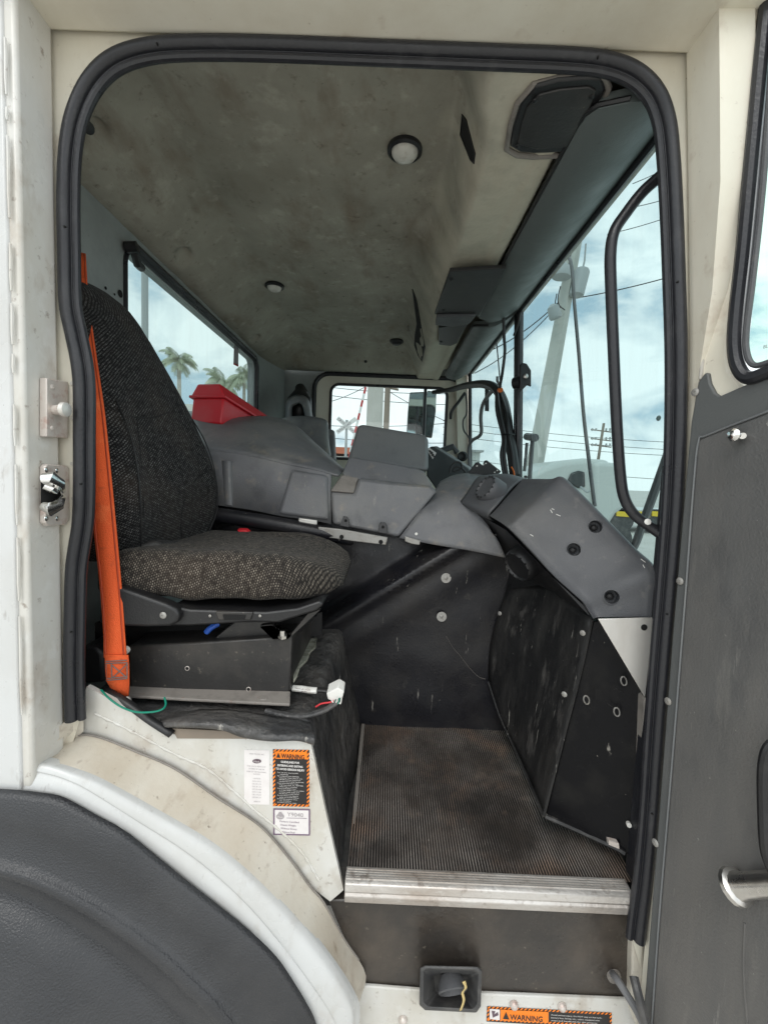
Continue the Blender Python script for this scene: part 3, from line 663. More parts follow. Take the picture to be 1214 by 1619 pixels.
# rolled front lip of the vinyl, lifting off the sheet metal
lip = [P(x, y, Y) for x, y, Y in ((255,1142,.035),(300,1140,.018),(350,1141,.014),(390,1149,.014),(430,1158,.016),(470,1160,.02),(497,1166,.022))]
lipb = [P(x, y, Y) for x, y, Y in ((262,1148,.02),(300,1148,.008),(350,1152,.004),(385,1164,.003),(430,1170,.006),(470,1169,.012),(497,1176,.018))]
lipt = [P(x, y, Y) for x, y, Y in ((250,1128,.10),(300,1125,.09),(350,1124,.08),(390,1128,.07),(430,1134,.07),(470,1140,.07),(490,1145,.07))]
part('vinyl_lip', loft([lipt, lip, lipb, [p+Vector((0, .012, .002)) for p in lipb]], 8, 5), M['vinyl'], solid=.003, ang=80)
part('bare_wood_strip', prism([P(272, 1152, .024), P(390, 1158, .024), P(470, 1164, .024), P(488, 1169, .024), P(280, 1168, .024)], (0, .03, 0)), M['wood'])
part('insulation_patch', prism([PZ(x, y, -.434) for x, y in ((463,1012),(478,1014),(501,1011),(499,1026),(491,1033),(486,1046),(474,1058),(470,1072),(464,1082),(462,1050))], (0, 0, .006)), M['foam'], bevel=.002)

# ---- engine tunnel wall with its diagonal moulded ridge
rows = []
for j in range(60):
    v = 790+(1166-790)*j/59; r = []
    for i in range(80):
        u = 300+(818-300)*i/79
        s = (u-520)*.515+(v-985)*.858
        Y = .485+.060*smooth01(6, -34, s)-.036*math.exp(-((s+1)/14)**2)-.014*math.exp(-((s-38)/24)**2)
        Y += .003*noise.noise((u*.02, v*.02, 0))+.02*smooth01(900, 790, v)
        r.append(P(u, v, Y))
    rows.append(r)
tw_ = part('tunnel_wall', grid(rows), M['black'], ang=80)
for px, py in ((705, 914), (698, 975)):
    w = obj('washer', *lathe([(.0142, 0), (.0142, .002), (.0045, .0022)], P(px, py, .474), (0, -1, .05), 24), M['rawsteel'], tw_)
    screw(P(px, py, .471), (0, -1, 0), .005, w, 'steel', 'bolt')
ck = cr([P(x, y, .4775) for x, y in ((705, 1006), (716, 1024), (728, 1038), (742, 1056), (756, 1070), (768, 1074))], 4)
obj('crack', *tube(ck, .0004, 4), M['dustyframe'], tw_)
obj('belt_buckle', *prism([P(374, 838, .44), P(388, 838, .44), P(396, 845, .44), P(382, 848, .44)], (0, .02, .004)), M['wire_red'], tw_, bevel=.003)

# ---- engine cover, in its moulded sections
cov = part('engine_cover', loft(rows_px([
    [(300,655,1.5),(380,657,1.5),(452,667,1.5),(500,704,1.45),(545,745,1.2)],
    [(296,653,.84),(380,659,.86),(452,668,.88),(500,706,.82),(542,746,.66)],
    [(306,680,.66),(385,687,.66),(452,699,.66),(498,723,.63),(539,750,.57)],
    [(316,711,.535),(390,721,.535),(455,736,.535),(500,745,.532),(534,754,.530)]]), 6, 6), M['cover'], solid=.006, ang=60)
part('engine_cover_skirt', loft(rows_px([
    [(312,706,.560),(390,717,.560),(455,731,.560),(500,741,.556),(526,749,.553)],
    [(316,712,.533),(390,722,.533),(455,737,.533),(500,746,.530),(524,753,.528)],
    [(320,735,.525),(392,744,.525),(452,758,.525),(498,766,.522),(523,772,.52)],
    [(330,797,.505),(395,806,.505),(445,816,.503),(500,824,.502),(524,829,.50)]]), 5, 4, sv=False), M['cover'], solid=.006, ang=40)
part('moulded_rib', loft(rows_px([
    [(349,728,.526),(355,728,.513),(363,729,.513),(369,730,.526)],
    [(353,797,.508),(358,798,.495),(366,799,.495),(371,800,.508)]]), 4, 4, sv=False), M['cover'])
part('moulded_panel', prism([P(x, y, Y) for x, y, Y in ((460,742,.514),(518,752,.512),(520,823,.488),(439,813,.490))], (0, .04, 0)), M['cover'], bevel=.010, seg=3)
part('center_cover', prism([P(x, y, Y) for x, y, Y in ((522,777,.512),(559,780,.512),(567,756,.530),(620,762,.530),(680,769,.530),(692,776,.512),(631,850,.488),(525,829,.488))], (0, .30, .02)), M['cover'], bevel=.010, seg=3)
part('center_cover_step', prism([P(x, y, Y) for x, y, Y in ((541,747,.56),(552,722,.60),(600,729,.60),(660,741,.60),(670,745,.595),(684,767,.56),(680,772,.55),(564,758,.55),(541,752,.55))], (0, .40, .0)), M['cover'], bevel=.010, seg=3)
part('console_box', prism([P(x, y, Y) for x, y, Y in ((549,726,.70),(564,675,.76),(569,670,.76),(670,687,.76),(677,692,.76),(677,745,.70))], (.03, .40, 0)), M['cover_pale'], bevel=.012, seg=3)
part('cup_recess', prism([P(x, y, Y) for x, y, Y in ((522,776,.508),(540,750,.55),(567,755,.55),(559,779,.508))], (0, .03, -.01)), M['dustyframe'], bevel=.004)
part('cowl_cover', loft(rows_px([
    [(631,851,.488),(690,862,.468),(745,871,.445),(800,882,.405)],
    [(655,820,.50),(703,826,.485),(750,838,.455),(786,852,.42)],
    [(676,794,.54),(712,786,.53),(748,797,.49),(768,830,.45)],
    [(691,772,.62),(718,757,.68),(745,763,.62),(757,800,.50)],
    [(697,762,.80),(722,752,.85),(762,750,.85),(790,770,.70)]]), 6, 6), M['cover'], solid=.005, ang=60)
# bracket strip under the cover
bk = part('mounting_strip', prism([P(x, y, .462) for x, y in ((503,833),(540,837),(613,850),(610,862),(560,856),(504,848))], (0, .012, 0)), M['rawsteel'], bevel=.002)
for px, py in ((540, 849), (602, 857)): obj('hole', *lathe([(.0062, 0), (.0062, .001)], P(px, py, .4615), (0, -1, 0), 14), M['void'], bk)
for c in ((537,831,543,816,549,817,552,834), (598,842,601,826,609,826,613,844)):
    t_ = obj('bracket_tab', *prism([P(c[0], c[1], .47), P(c[2]-2, c[3]+5, .478), P(c[2], c[3], .478), P(c[4], c[5], .478), P(c[4]+3, c[5]+5, .478), P(c[6], c[7], .47)], (0, .004, 0)), M['softblack'], bk, bevel=.001)
    obj('hole', *lathe([(.004, 0), (.004, .0008)], P((c[2]+c[4])/2+.5, c[3]+7, .4735), (0, -1, 0), 12), M['void'], bk)
part('mounting_strip', prism([P(x, y, .476) for x, y in ((472,819),(501,823),(501,830),(472,826))], (0, .01, 0)), M['silver'], bevel=.002)
part('mounting_strip', prism([P(x, y, .47) for x, y in ((640,848),(665,855),(663,862),(650,860),(640,856))], (0, .01, 0)), M['rawsteel'], bevel=.002)
part('rolled_pad', tube(cr([P(330, 812, .49), P(380, 820, .485), P(430, 828, .48), P(500, 841, .48), P(560, 852, .49)], 6), [.022]*24+[.018], 12), M['black'])
for px, py in ((658, 844), (776, 866)):
    part('fixing_hole', lathe([(.0042, 0), (.0042, .001)], P(px, py, .449 if px > 700 else .478), (0, -1, 0), 10), M['void'] if px > 700 else M['white_plastic'])

# ---- right dash pod
def applied(o):
    bpy.context.view_layer.update()
    dg = bpy.context.evaluated_depsgraph_get()
    me = bpy.data.meshes.new_from_object(o.evaluated_get(dg)); o.modifiers.clear(); o.data = me; return o
def bore(o, cutters):
    cs = []
    for vf in cutters:
        c = obj('cutter', *vf, None, None, smooth=False); cs.append(c)
        k = o.modifiers.new('cut', 'BOOLEAN'); k.operation = 'DIFFERENCE'; k.object = c; k.solver = 'EXACT'
    applied(o)
    for c in cs: bpy.data.objects.remove(c)
    o.data.set_sharp_from_angle(angle=math.radians(45))
top = [(827,757,.46),(850,757,.385),(872,757,.30),(889,754,.262),(915,777,.225),(960,822,.168),(1005,868,.11),(1036,899,.062),(1034,940,.056),(1031,975,.052)]
bot = [(774,816,.37),(786,823,.305),(799,832,.245),(811,843,.228),(839,872,.195),(873,909,.155),(905,938,.125),(921,953,.112),(929,966,.106),(936,976,.098)]
T = [P(*p) for p in top]; B = [P(*p) for p in bot]
def lerprow(f, bulge): return [b.lerp(t, f)+Vector((-.25, -1, 0))*bulge*w for b, t, w in zip(B, T, (.2, .6, 1, 1, .9, .5, .25, .1, 0, 0))]
pod = part('dash_pod', loft([[p+Vector((.03, .10, .0)) for p in B], B, lerprow(.12, .006), lerprow(.5, .016), lerprow(.88, .006), T, [p+Vector((.05, .10, -.01)) for p in T]], 5, 5), M['dash'], solid=-.006, ang=50)
podn = Vector((-.32, -.93, .18)).normalized()
def pod_pt(px, py):
    # nearest point of the pod's front mesh under a pixel
    d = ray(px, py).normalized(); ok, loc, n, i = pod.ray_cast(CAM, d); return loc if ok else None, n
bpy.context.view_layer.update()
holes = [(941, 833), (907, 869), (967, 944)]
hp = [pod_pt(*h) for h in holes]
bore(pod, [lathe([(.0135, -.03), (.0135, .03)], p, podn, 22) for p, n in hp])
for p, n in hp:
    b0 = Vector(p)-podn*.001
    c_ = obj('screw_well', *lathe([(.0140, .0012), (.0158, .0006), (.0152, -.001), (.0136, -.0015), (.0128, -.026), (.0005, -.027)], b0, podn, 22, (0, 0)), M['dash'], pod)
    obj('screw', *lathe([(.007, -.024), (.007, -.019), (.003, -.017)], b0, podn, 12), M['softblack'], c_)
for cs in (((870,806),(873,811)), ((879,813),(886,816)), ((872,804),(876,806)), ((838,845),(843,848)), ((1013,884),(1020,889)), ((1016,893),(1019,898))):
    q0, q1 = pod_pt(*cs[0])[0], pod_pt(*cs[1])[0]
    if q0 and q1: obj('scratch', *tube([Vector(q0)+podn*.0004, Vector(q1)+podn*.0004], .0007, 4), M['white_plastic'], pod)
pod2 = part('dash_center', loft(rows_px([
    [(790,832,.46),(765,818,.50),(735,803,.55)],
    [(772,817,.385),(750,807,.43),(727,795,.50)],
    [(788,795,.385),(764,787,.43),(737,780,.51)],
    [(812,768,.44),(782,763,.48),(752,757,.55)],
    [(827,758,.475),(795,750,.53),(762,752,.60)],
    [(835,757,.60),(800,749,.62),(765,751,.70)]]), 6, 5), M['dash'], solid=-.005, ang=60)
def vent(c, axis, r, parent, m='dash'):
    v = obj('air_vent', *lathe([(r*1.10, -.03), (r*1.08, -.004), (r, .010), (r*.92, .013), (r*.84, .008), (r*.2, .006), (0.0005, .006)], c, axis, 28), M[m], parent)
    a = Vector(axis).normalized(); s = a.cross(Vector((0, 0, 1))).normalized(); u = s.cross(a)
    for k in range(14):
        t = 2*math.pi*k/14; q = c+a*.0105+(s*math.cos(t)+u*math.sin(t))*r*.93
        obj('vent_notch', *lathe([(.0026, -.004), (.0026, .0030)], q, a, 8), M['softblack'], v)
    return v
vent(P(772, 773, .435), (-.82, -.30, .50), .036, pod2)
vent(P(822, 893, .30), (-.80, -.42, -.45), .040, pod2, 'softblack')
part('dash_underside', prism([P(x, y, Y) for x, y, Y in ((727,797,.53),(772,822,.42),(800,838,.32),(840,878,.26),(875,914,.22),(922,957,.175),(936,979,.16),(905,958,.22),(873,934,.30),(851,925,.36),(803,932,.47),(795,886,.53))], (.03, .06, .0)), M['softblack'], smooth=False)
part('dash_core', prism([P(x, y, Y) for x, y, Y in ((735,800,.62),(760,760,.68),(832,766,.60),(884,766,.40),(960,838,.27),(1028,905,.17),(1026,968,.16),(938,972,.19),(870,914,.27),(800,846,.38))], (.02, .05, 0)), M['softblack'], smooth=False)
screw(P(907, 946, .20), (-.5, -.8, -.2), .006, truck, 'steel', 'dash_bolt')
screw(P(783, 846, .40), (-.5, -.8, -.2), .003, truck, 'softblack', 'dash_bolt')
for px, py in ((831, 754),): screw(P(px, py, .44), (-.1, -.7, .7), .005, truck, 'softblack', 'dash_bolt')

# ---- kick panels
kp = part('kick_panel', loft(rows_px([
    [(803,926,.47),(851,920,.385),(873,932,.32),(936,979,.142)],
    [(778,1005,.478),(830,1012,.365),(872,1025,.265),(917,1065,.138)],
    [(772,1072,.480),(815,1098,.365),(852,1122,.265),(891,1165,.136)],
    [(789,1130,.435),(815,1186,.335),(838,1237,.24),(860,1289,.138)]]), 6, 6), M['kick'], solid=.005, ang=60)
obj('folded_lip', *tube(cr([P(772, 1078, .470), P(790, 1132, .428), P(815, 1188, .328), P(838, 1239, .234), P(859, 1290, .134)], 4), .0035, 6), M['kick'], kp)
obj('folded_lip', *tube(cr([P(936, 980, .136), P(917, 1066, .131), P(891, 1166, .129), P(860, 1289, .131)], 4), .003, 6), M['kick'], kp)
for px, py in ((921, 1001), (892, 1098), (790, 970)): screw(P(px, py, .138 if px > 800 else .44), (-.7, -.7, 0), .0058, kp, 'steel')
bp_ = part('black_plate', prism([P(x, y, Y) for x, y, Y in ((938,982,.136),(1036,978,.060),(1024,1105,.058),(1003,1354,.052),(986,1349,.062),(976,1341,.068),(862,1290,.136))], (.04, .03, 0)), M['gloss'], bevel=.002)
obj('bottom_flange', *tube([P(862, 1291, .132), P(930, 1321, .098), P(977, 1343, .065), P(988, 1350, .058)], .0055, 6), M['kick'], bp_)
obj('rusted_corner', *prism([P(962, 1329, .070), P(978, 1334, .060), P(979, 1343, .060), P(962, 1336, .070)], (0, .01, 0)), M['pinkmetal'], bp_)
for px, py, Y in ((927, 1107, .098), (975, 1126, .076), (986, 1077, .076)):
    c = P(px, py, Y-.004)
    obj('cable_clip', *tube([c+Vector((.0065*math.cos(a*.628+.5), -.002*math.sin(a*.628), .010*math.sin(a*.628))) for a in range(10)], .0014, 6, closed=True), M['rawsteel'], bp_)
for px, py, Y in ((972, 1087, .074), (960, 1112, .082)):
    a = P(px, py, Y-.002); obj('tie_end', *tube([a, a+Vector((.008, -.002, -.006)), a+Vector((.015, -.002, -.008))], .0009, 5), M['softblack'], bp_)
tri = part('triangle_bracket', prism([P(x, y, .045) for x, y in ((946,979),(1033,977),(1031,1000),(1020,1103))], (0, .004, 0)), M['silver'], bevel=.0008)
obj('hole', *lathe([(.0058, 0), (.0058, .0008)], P(1018, 992, .0448), (0, -1, 0), 16), M['void'], tri)
part('pillar_trim', prism([P(x, y, .046) for x, y in ((1019,1104),(1030,1100),(1014,1400),(1001,1404))], (0, .03, 0)), M['dustyframe'], bevel=.003)
part('a_pillar', boxv((.505, .018, CZ-.9), (.60, .06, CZ+.72)), M['seal'])
part('front_wall', boxv((.585, .0, CZ-1.25), (.68, 2.2, CZ-.30)), M['paint'])
part('white_peg', lathe([(.0045, 0), (.0045, .008)], P(993, 1302, .06), (-.3, -1, .2), 10), M['white_plastic'])
# loose hose and door check strap at the foot of the pillar
part('drain_hose', tube(cr([P(968, 1540, .028), P(976, 1550, .0), P(994, 1578, -.02), P(1010, 1606, -.03), P(1030, 1650, -.03)], 8), .0068, 10), M['greycable'])
part('hose_grommet', lathe([(.014, 0), (.013, .004), (.008, .006)], P(970, 1543, .029), (0, -1, 0), 14), M['dustyframe'])

# ---- headliner
dents = []
for px, py, X in ((152, 222, -.66), (290, 409, -.69), (404, 526, -.70)):
    q = PX(px, py, X); dents.append((q.x, q.y))
def hz(x, y):
    h = .800
    h -= .138*smooth01(-.52, -.755, x)
    s = .05*smooth01(.20, .03, y)                       # rounded front corner of the roof recess
    x0 = .108-s-.062*smooth01(.52, .74, y)*smooth01(2.02, 1.9, y); x1 = .178-s*.6
    h -= .134*smooth01(x0, x1, x)
    k = smooth01(1.95, 2.13, y); h = h*(1-k)+min(h, .688)*k
    k = smooth01(.10, .0, y); h = h*(1-k)+min(h, .690)*k
    h -= .005*smooth01(.268, .276, x)
    h += .070*smooth01(.305, .345, x)
    h -= .026*math.exp(-((x-.185)/.045)**2)*smooth01(.60, .80, y)*smooth01(2.0, 1.88, y)
    for a, b in dents: h += .040*math.exp(-(((x-a)/.018)**2+((y-b)/.030)**2))
    return h+.004*noise.noise((x*4, y*4, 2.))+.002*noise.noise((x*13, y*13, 7.))
NXH, NYH = 150, 230
rows = [[H(-.755+(.515+.755)*i/NXH, .012+2.135*j/NYH, 0) for i in range(NXH+1)] for j in range(NYH+1)]
for r in rows:
    for p in r: p.z = CZ+hz(p.x, p.y)
def add_clean_lit_shelf(m):                  # moulded shelf is less soiled; its lit tone beside the shaded recess is painted too
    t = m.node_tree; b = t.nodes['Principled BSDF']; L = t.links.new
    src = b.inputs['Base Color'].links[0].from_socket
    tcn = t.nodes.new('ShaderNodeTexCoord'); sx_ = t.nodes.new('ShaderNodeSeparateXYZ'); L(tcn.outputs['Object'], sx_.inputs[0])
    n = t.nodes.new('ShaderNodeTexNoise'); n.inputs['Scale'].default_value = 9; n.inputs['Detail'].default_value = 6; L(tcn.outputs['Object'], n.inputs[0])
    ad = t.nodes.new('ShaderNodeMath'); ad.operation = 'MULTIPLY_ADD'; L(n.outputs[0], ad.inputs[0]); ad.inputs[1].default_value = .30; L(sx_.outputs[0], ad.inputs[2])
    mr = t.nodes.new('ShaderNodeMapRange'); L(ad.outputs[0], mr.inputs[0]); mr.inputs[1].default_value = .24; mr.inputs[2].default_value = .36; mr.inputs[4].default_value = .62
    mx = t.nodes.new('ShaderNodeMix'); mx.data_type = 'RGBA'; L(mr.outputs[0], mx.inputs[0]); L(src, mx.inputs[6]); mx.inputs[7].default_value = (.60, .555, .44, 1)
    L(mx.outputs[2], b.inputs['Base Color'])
add_clean_lit_shelf(M['liner'])
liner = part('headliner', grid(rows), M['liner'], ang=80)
def on_liner(px, py, lift=0.):
    d = ray(px, py).normalized(); t = .6
    while t < 4:
        q = CAM+d*t
        if q.z-CZ >= hz(q.x, q.y)-lift: return q
        t += .0015
    return q
def lamp(px, py, r, lens=True):
    c = on_liner(px, py)
    l = part('roof_lamp', lathe([(r*1.0, -.012), (r*1.12, .004), (r*1.10, .010), (r*.92, .014), (r*.80, .004)], c, (0, 0, -1), 28), M['softblack'])
    obj('lamp_lens', *lathe([(r*.86, .004), (r*.84, .014), (r*.68, .022), (r*.35, .027), (.001, .0285)], c, (0, 0, -1), 28), M['lens'] if lens else M['softblack'], l)
    return l
lamp(640, 233, .038); lamp(434, 450, .036); lamp(627, 538, .036, False)
for cs in (((731,181),(737,190),(751,243),(749,257),(744,252),(728,212)), ((652,457),(657,470),(664,505),(672,548),(667,571),(661,562),(655,545),(656,528),(659,512))):
    pts = [on_liner(x, y, .0025) for x, y in cs]
    obj('cubby_slot', *prism(pts, (.01, 0, .03)), M['void'], liner, smooth=False)
    obj('slot_rim', *tube(pts, .0022, 6, closed=True), M['softblack'], liner)
for px, py in ():
    q = on_liner(px, py, .004); obj('wire_tail', *tube([q, q+Vector((-.004, .006, -.008)), q+Vector((.004, .01, -.016)), q+Vector((.0, .02, -.012))], .002, 6), M['rawsteel'], liner)
q = on_liner(645, 514); obj('coat_hook', *tube([q+Vector((0, 0, .01)), q+Vector((0, 0, -.02)), q+Vector((.006, -.004, -.03)), q+Vector((.012, -.006, -.026))], .004, 8), M['steel'], liner)
q = on_liner(578, 571, .003); obj('plug', *lathe([(.010, -.01), (.010, .002), (.004, .003)], q, (0, -1, -.4), 12), M['softblack'], liner)
q = on_liner(139, 201, .004); obj('plug', *lathe([(.012, -.01), (.012, .004), (.004, .006)], q, (.7, -.4, -.5), 12), M['softblack'], liner)
# speaker
spk_o = [(806,232),(812,196),(822,164),(846,136),(882,126),(930,122),(951,124),(957,140),(935,195),(912,232),(900,241),(845,243),(822,241)]
spk = part('speaker', prism([PZ(x, y, .657) for x, y in spk_o], (0, 0, .02)), M['softblack'], bevel=.004, seg=2)
obj('speaker_surround', *tube([PZ(881+(x-881)*1.07, 182+(y-182)*1.06, .664) for x, y in spk_o], .0055, 8, closed=True), M['dustyframe'], spk)
spk_i = [(818,228),(824,196),(832,172),(852,150),(884,142),(930,138),(942,144),(925,192),(903,226),(896,232),(848,236)]
obj('speaker_grille', *prism([PZ(x, y, .6540) for x, y in spk_i], (0, 0, .004)), M['frame'], spk, bevel=.0015)
for px, py in ((845, 159), (818, 231), (935, 153)): screw(PZ(px, py, .6535), (0, 0, -1), .0045, spk, 'softblack')
# dark cover plates in the header
dp = part('header_plate', prism([PZ(x, y, .628) for x, y in ((711,429),(760,426),(800,424),(757,500),(687,497))], (0, 0, .012)), M['softblack'], bevel=.002)
for px, py in ((713, 442), (701, 490)): screw(PZ(px, py, .627), (0, 0, -1), .006, dp, 'softblack')
part('radio_bracket', prism([PZ(x, y, .618) for x, y in ((690,501),(752,500),(742,512),(715,517),(688,514))], (0, 0, .018)), M['dash'], bevel=.003)
dp = part('header_plate', prism([PZ(x, y, .628) for x, y in ((693,518),(740,511),(722,543),(712,547),(694,545))], (0, 0, .012)), M['softblack'], bevel=.002)
screw(PZ(697, 540, .627), (0, 0, -1), .007, dp, 'softblack')
# visors
def visor(y0, y1, x0, x1, name='sun_visor'):
    # padded board, bowed in section, with rounded corners
    def prof_h(t): return .652-.022*math.sin(math.pi*min(1, t*1.05)**.8)+.050*t*t
    rows = []
    for k in range(41):
        f = k/40; y = y0+(y1-y0)*f; e = min(f, 1-f)*(y1-y0)
        ins = .055*(1-math.sqrt(max(0, 1-(1-min(1, e/.07))**2)))
        lo = [H(x0+ins+(x1-x0-ins)*i/16, y, prof_h((ins+(x1-x0-ins)*i/16)/(x1-x0))) for i in range(17)]
        up = [p+Vector((0, 0, .024)) for p in reversed(lo)]
        rows.append(lo+up+[lo[0]])
    vs, fs = grid(rows); n = len(rows[0])-1
    fs += [tuple(range(n)), tuple(40*(n+1)+i for i in range(n))]
    v = part(name, (vs, fs), M['visor'], ang=50)
    obj('visor_piping', *tube([r[0]+Vector((-.002, 0, .006)) for r in rows], .0045, 6), M['softblack'], v)
    obj('visor_piping', *tube([p+Vector((0, .002, .006)) for p in rows[-1][:17]], .004, 6), M['softblack'], v)
    return v
visor(.022, 1.03, .322, .505); visor(1.075, 2.03, .335, .505)
part('visor_clip', tube(cr([H(.50, 1.03, .68), H(.50, 1.05, .64), H(.49, 1.06, .60)], 4), .005, 8), M['softblack'])

# ---- windscreen
GT, GB = (.512, .700), (.575, -.42)
def gx(h): return GT[0]+(GB[0]-GT[0])*(GT[1]-h)/(GT[1]-GB[1])
for y0, y1 in ((.045, 1.062), (1.102, 2.105)):
    part('windscreen_pane', ([H(GT[0], y0, GT[1]), H(GT[0], y1, GT[1]), H(GB[0], y1, GB[1]), H(GB[0], y0, GB[1])], [(0, 1, 2, 3)]), M['glass'], smooth=False)
def rod(name, a, b, r, m, **k): return part(name, tube([a, b], r, 8), M[m], **k)
part('windscreen_gasket', tube([H(.507, .03, .697), H(.507, 2.12, .697)], .009, 8), M['seal'])
part('windscreen_gasket', tube([H(.507, 2.108, .70), H(gx(-.4), 2.108, -.40)], .012, 8), M['seal'])
part('windscreen_post', join(boxv((0, 0, 0), (.0001, .0001, .0001)), tube([H(.507, 1.066, .70), H(gx(-.4)-.003, 1.066, -.4)], .011, 8), tube([H(.507, 1.098, .70), H(gx(-.4)-.003, 1.098, -.4)], .011, 8), tube([H(.515, 1.082, .70), H(gx(-.4)+.004, 1.082, -.4)], .015, 8)), M['seal'])
part('front_header', boxv((.516, .0, CZ+.722), (.545, 2.2, CZ+.93)), M['paint'])
part('roof_skin', boxv((-.86, -.06, CZ+.90), (.56, 2.26, CZ+.935)), M['paint'])
wa = part('wiper', tube(cr([PX(x, y, .66) for x, y in ((893,398),(903,418),(908,480),(915,560),(922,650),(930,720),(940,800))], 6), .0062, 8), M['greycable'])
wa2 = part('wiper', tube(cr([PX(x, y, .64) for x, y in ((1062,700),(1040,762),(1015,830),(1003,862),(980,900))], 6), .010, 8), M['greycable'])
part('wiper', join(tube([PX(842, 692, .66), PX(838, 745, .66), PX(836, 790, .66)], .010, 8), tube([PX(833, 690, .66), PX(846, 692, .66)], .018, 10), tube([PX(833, 700, .67), PX(829, 745, .67)], .008, 8)), M['greycable'])
part('windscreen_chip', lathe([(.006, 0), (.004, .002), (.001, .003)], PX(1041, 661, .548), (-1, -.3, 0), 8), M['white_plastic'])
# grab handle
gh = cr([P(*p) for p in ((1062,262,.04),(1040,281,.055),(1015,304,.065),(990,336,.07),(971,366,.07),(965,402,.07),(966,460,.07),(970,560,.07),(975,670,.07),(981,755,.07),(988,790,.07),(1003,814,.07),(1028,833,.06),(1062,857,.04))], 6)
grab = part('grab_handle', tube(gh, .0098, 12), M['seal'])
obj('paint_chip', *lathe([(.006, 0), (.004, .001)], P(1024, 825, .048), (-.3, -1, .3), 8), M['white_plastic'], grab)

# ---- rear wall, with its window
M['rear'] = mat('grey_green_panel_paint', (.30, .325, .32), .5, layers=[((.20, .215, .21), 6, .45, .7, .6), ((.42, .43, .41), 25, .6, .78, .4), ((.12, .11, .1), 70, .66, .76, .6)], bump=.1, bscale=80)
wpx = [(197,452),(198,404),(203,397),(212,402),(300,479),(383,545),(397,558),(402,574),(402,650)]
wp = [PX(x, y, -.75) for x, y in wpx]
wy0, wy1, wh1 = wp[0].y, wp[-1].y, .614
hole = rrect(wy0, wy1, .10, wh1, .045, 6)
out = []
for (a, b) in hole:
    ca, cb = (wy0+wy1)/2, .35; k = 4
    out.append((max(-.05, min(2.17, ca+(a-ca)*k)), max(-1.0, min(.72, cb+(b-cb)*k*2))))
part('rear_wall', ring([H(-.75, a, b) for a, b in hole], [H(-.75, a, b) for a, b in out], (-.04, 0, 0)), M['rear'], smooth=False)
part('rear_window_gasket', join(tube([H(-.748, a, b) for a, b in hole], .007, 8, closed=True), tube([H(-.745, wy0+.03, wh1+.012), H(-.745, wy1-.02, wh1+.012), H(-.745, wy1+.010, wh1-.03), H(-.745, wy1+.012, .1)], .014, 8)), M['seal'])
rw = part('rear_window', ([H(-.765, a, b) for a, b in ((wy0, .1), (wy1, .1), (wy1, wh1), (wy0, wh1))], [(0, 1, 2, 3)]), M['glass_rear'], smooth=False)
obj('window_sticker', [PX(x, y, -.763) for x, y in ((370,545),(377,551),(377,577),(369,573))], [(0, 1, 2, 3)], M['ink_pale'], rw, smooth=False)
obj('window_sticker', [PX(x, y, -.763) for x, y in ((369,573),(377,577),(377,580),(369,576))], [(0, 1, 2, 3)], M['red'], rw, smooth=False)
part('corner_panel', prism([H(-.748, 1.74, -.3), H(-.70, 2.14, -.3), H(-.70, 2.14, .70), H(-.748, 1.74, .67)], (-.01, .01, 0)), M['rear'], smooth=False)
part('belt_anchor', join(tube([H(-.745, .49, .605), H(-.715, .495, .610)], .015, 10), tube([H(-.73, .50, .61), H(-.735, .53, .58), H(-.742, .56, .585)], .012, 8)), M['softblack'])
for px, py, r in ((190, 464, .010), (167, 455, .004), (181, 465, .003)): part('panel_hole', lathe([(r, 0), (r, .001)], PX(px, py, -.748), (1, 0, 0), 12), M['void'])

# ---- far side: wall and door with its window
YF = 2.16
a, b = P(523, 607, YF), P(708, 612, YF); bl = P(530, 724, YF)
wx0, wx1, wz1, wz0 = a.x, b.x, (a.z+b.z)/2-CZ, bl.z-CZ
fh = rrect(wx0, wx1, wz0, wz1, .055, 6)
sa, sb = P(498, 590, YF), P(734, 600, YF)
fs_ = rrect(sa.x, sb.x, -1.0, sa.z-CZ, .10, 6)
fdoor = part('far_door', ring([H(x, YF+.02, h) for x, h in fh], [H(x, YF, h) for x, h in fs_], (0, .04, 0)), M['cream'], bevel=.006)
obj('window_pane', [H(x, YF+.04, h) for x, h in ((wx0, wz0), (wx1, wz0), (wx1, wz1), (wx0, wz1))], [(0, 1, 2, 3)], M['glass_far'], fdoor, smooth=False)
obj('window_gasket', *tube([H(x, YF+.018, h) for x, h in fh], .010, 6, closed=True), M['seal'], fdoor)
obj('window_divider', *tube([P(673, 604, YF+.03), P(668, 735, YF+.03)], .011, 8), M['seal'], fdoor)
obj('door_pull', *tube([P(690, 715, 2.10), P(716, 706, 2.08), P(722, 715, 2.10)], .02, 8), M['dash'], fdoor)
part('far_door_seal', tube([H(x, YF-.008, h) for x, h in fs_], .0145, 8, closed=True), M['seal'])
fo = [(max(-.80, min(.512, x*1.7)), max(-1.05, min(.95, h*1.6))) for x, h in fs_]
part('far_side_wall', ring([H(x, YF+.012, h) for x, h in fs_], [H(x, YF+.012, h) for x, h in fo], (0, .03, 0)), M['rear'], smooth=False)
part('far_a_pillar', prism([P(x, y, 2.125) for x, y in ((720,596),(739,592),(742,770),(724,770))], (.01, .03, 0)), M['cream'], bevel=.006)
part('pillar_grip', tube(cr([P(735, 621, 2.08), P(725, 635, 2.07), P(714, 650, 2.07), P(712, 662, 2.09)], 5), .010, 8), M['softblack'])
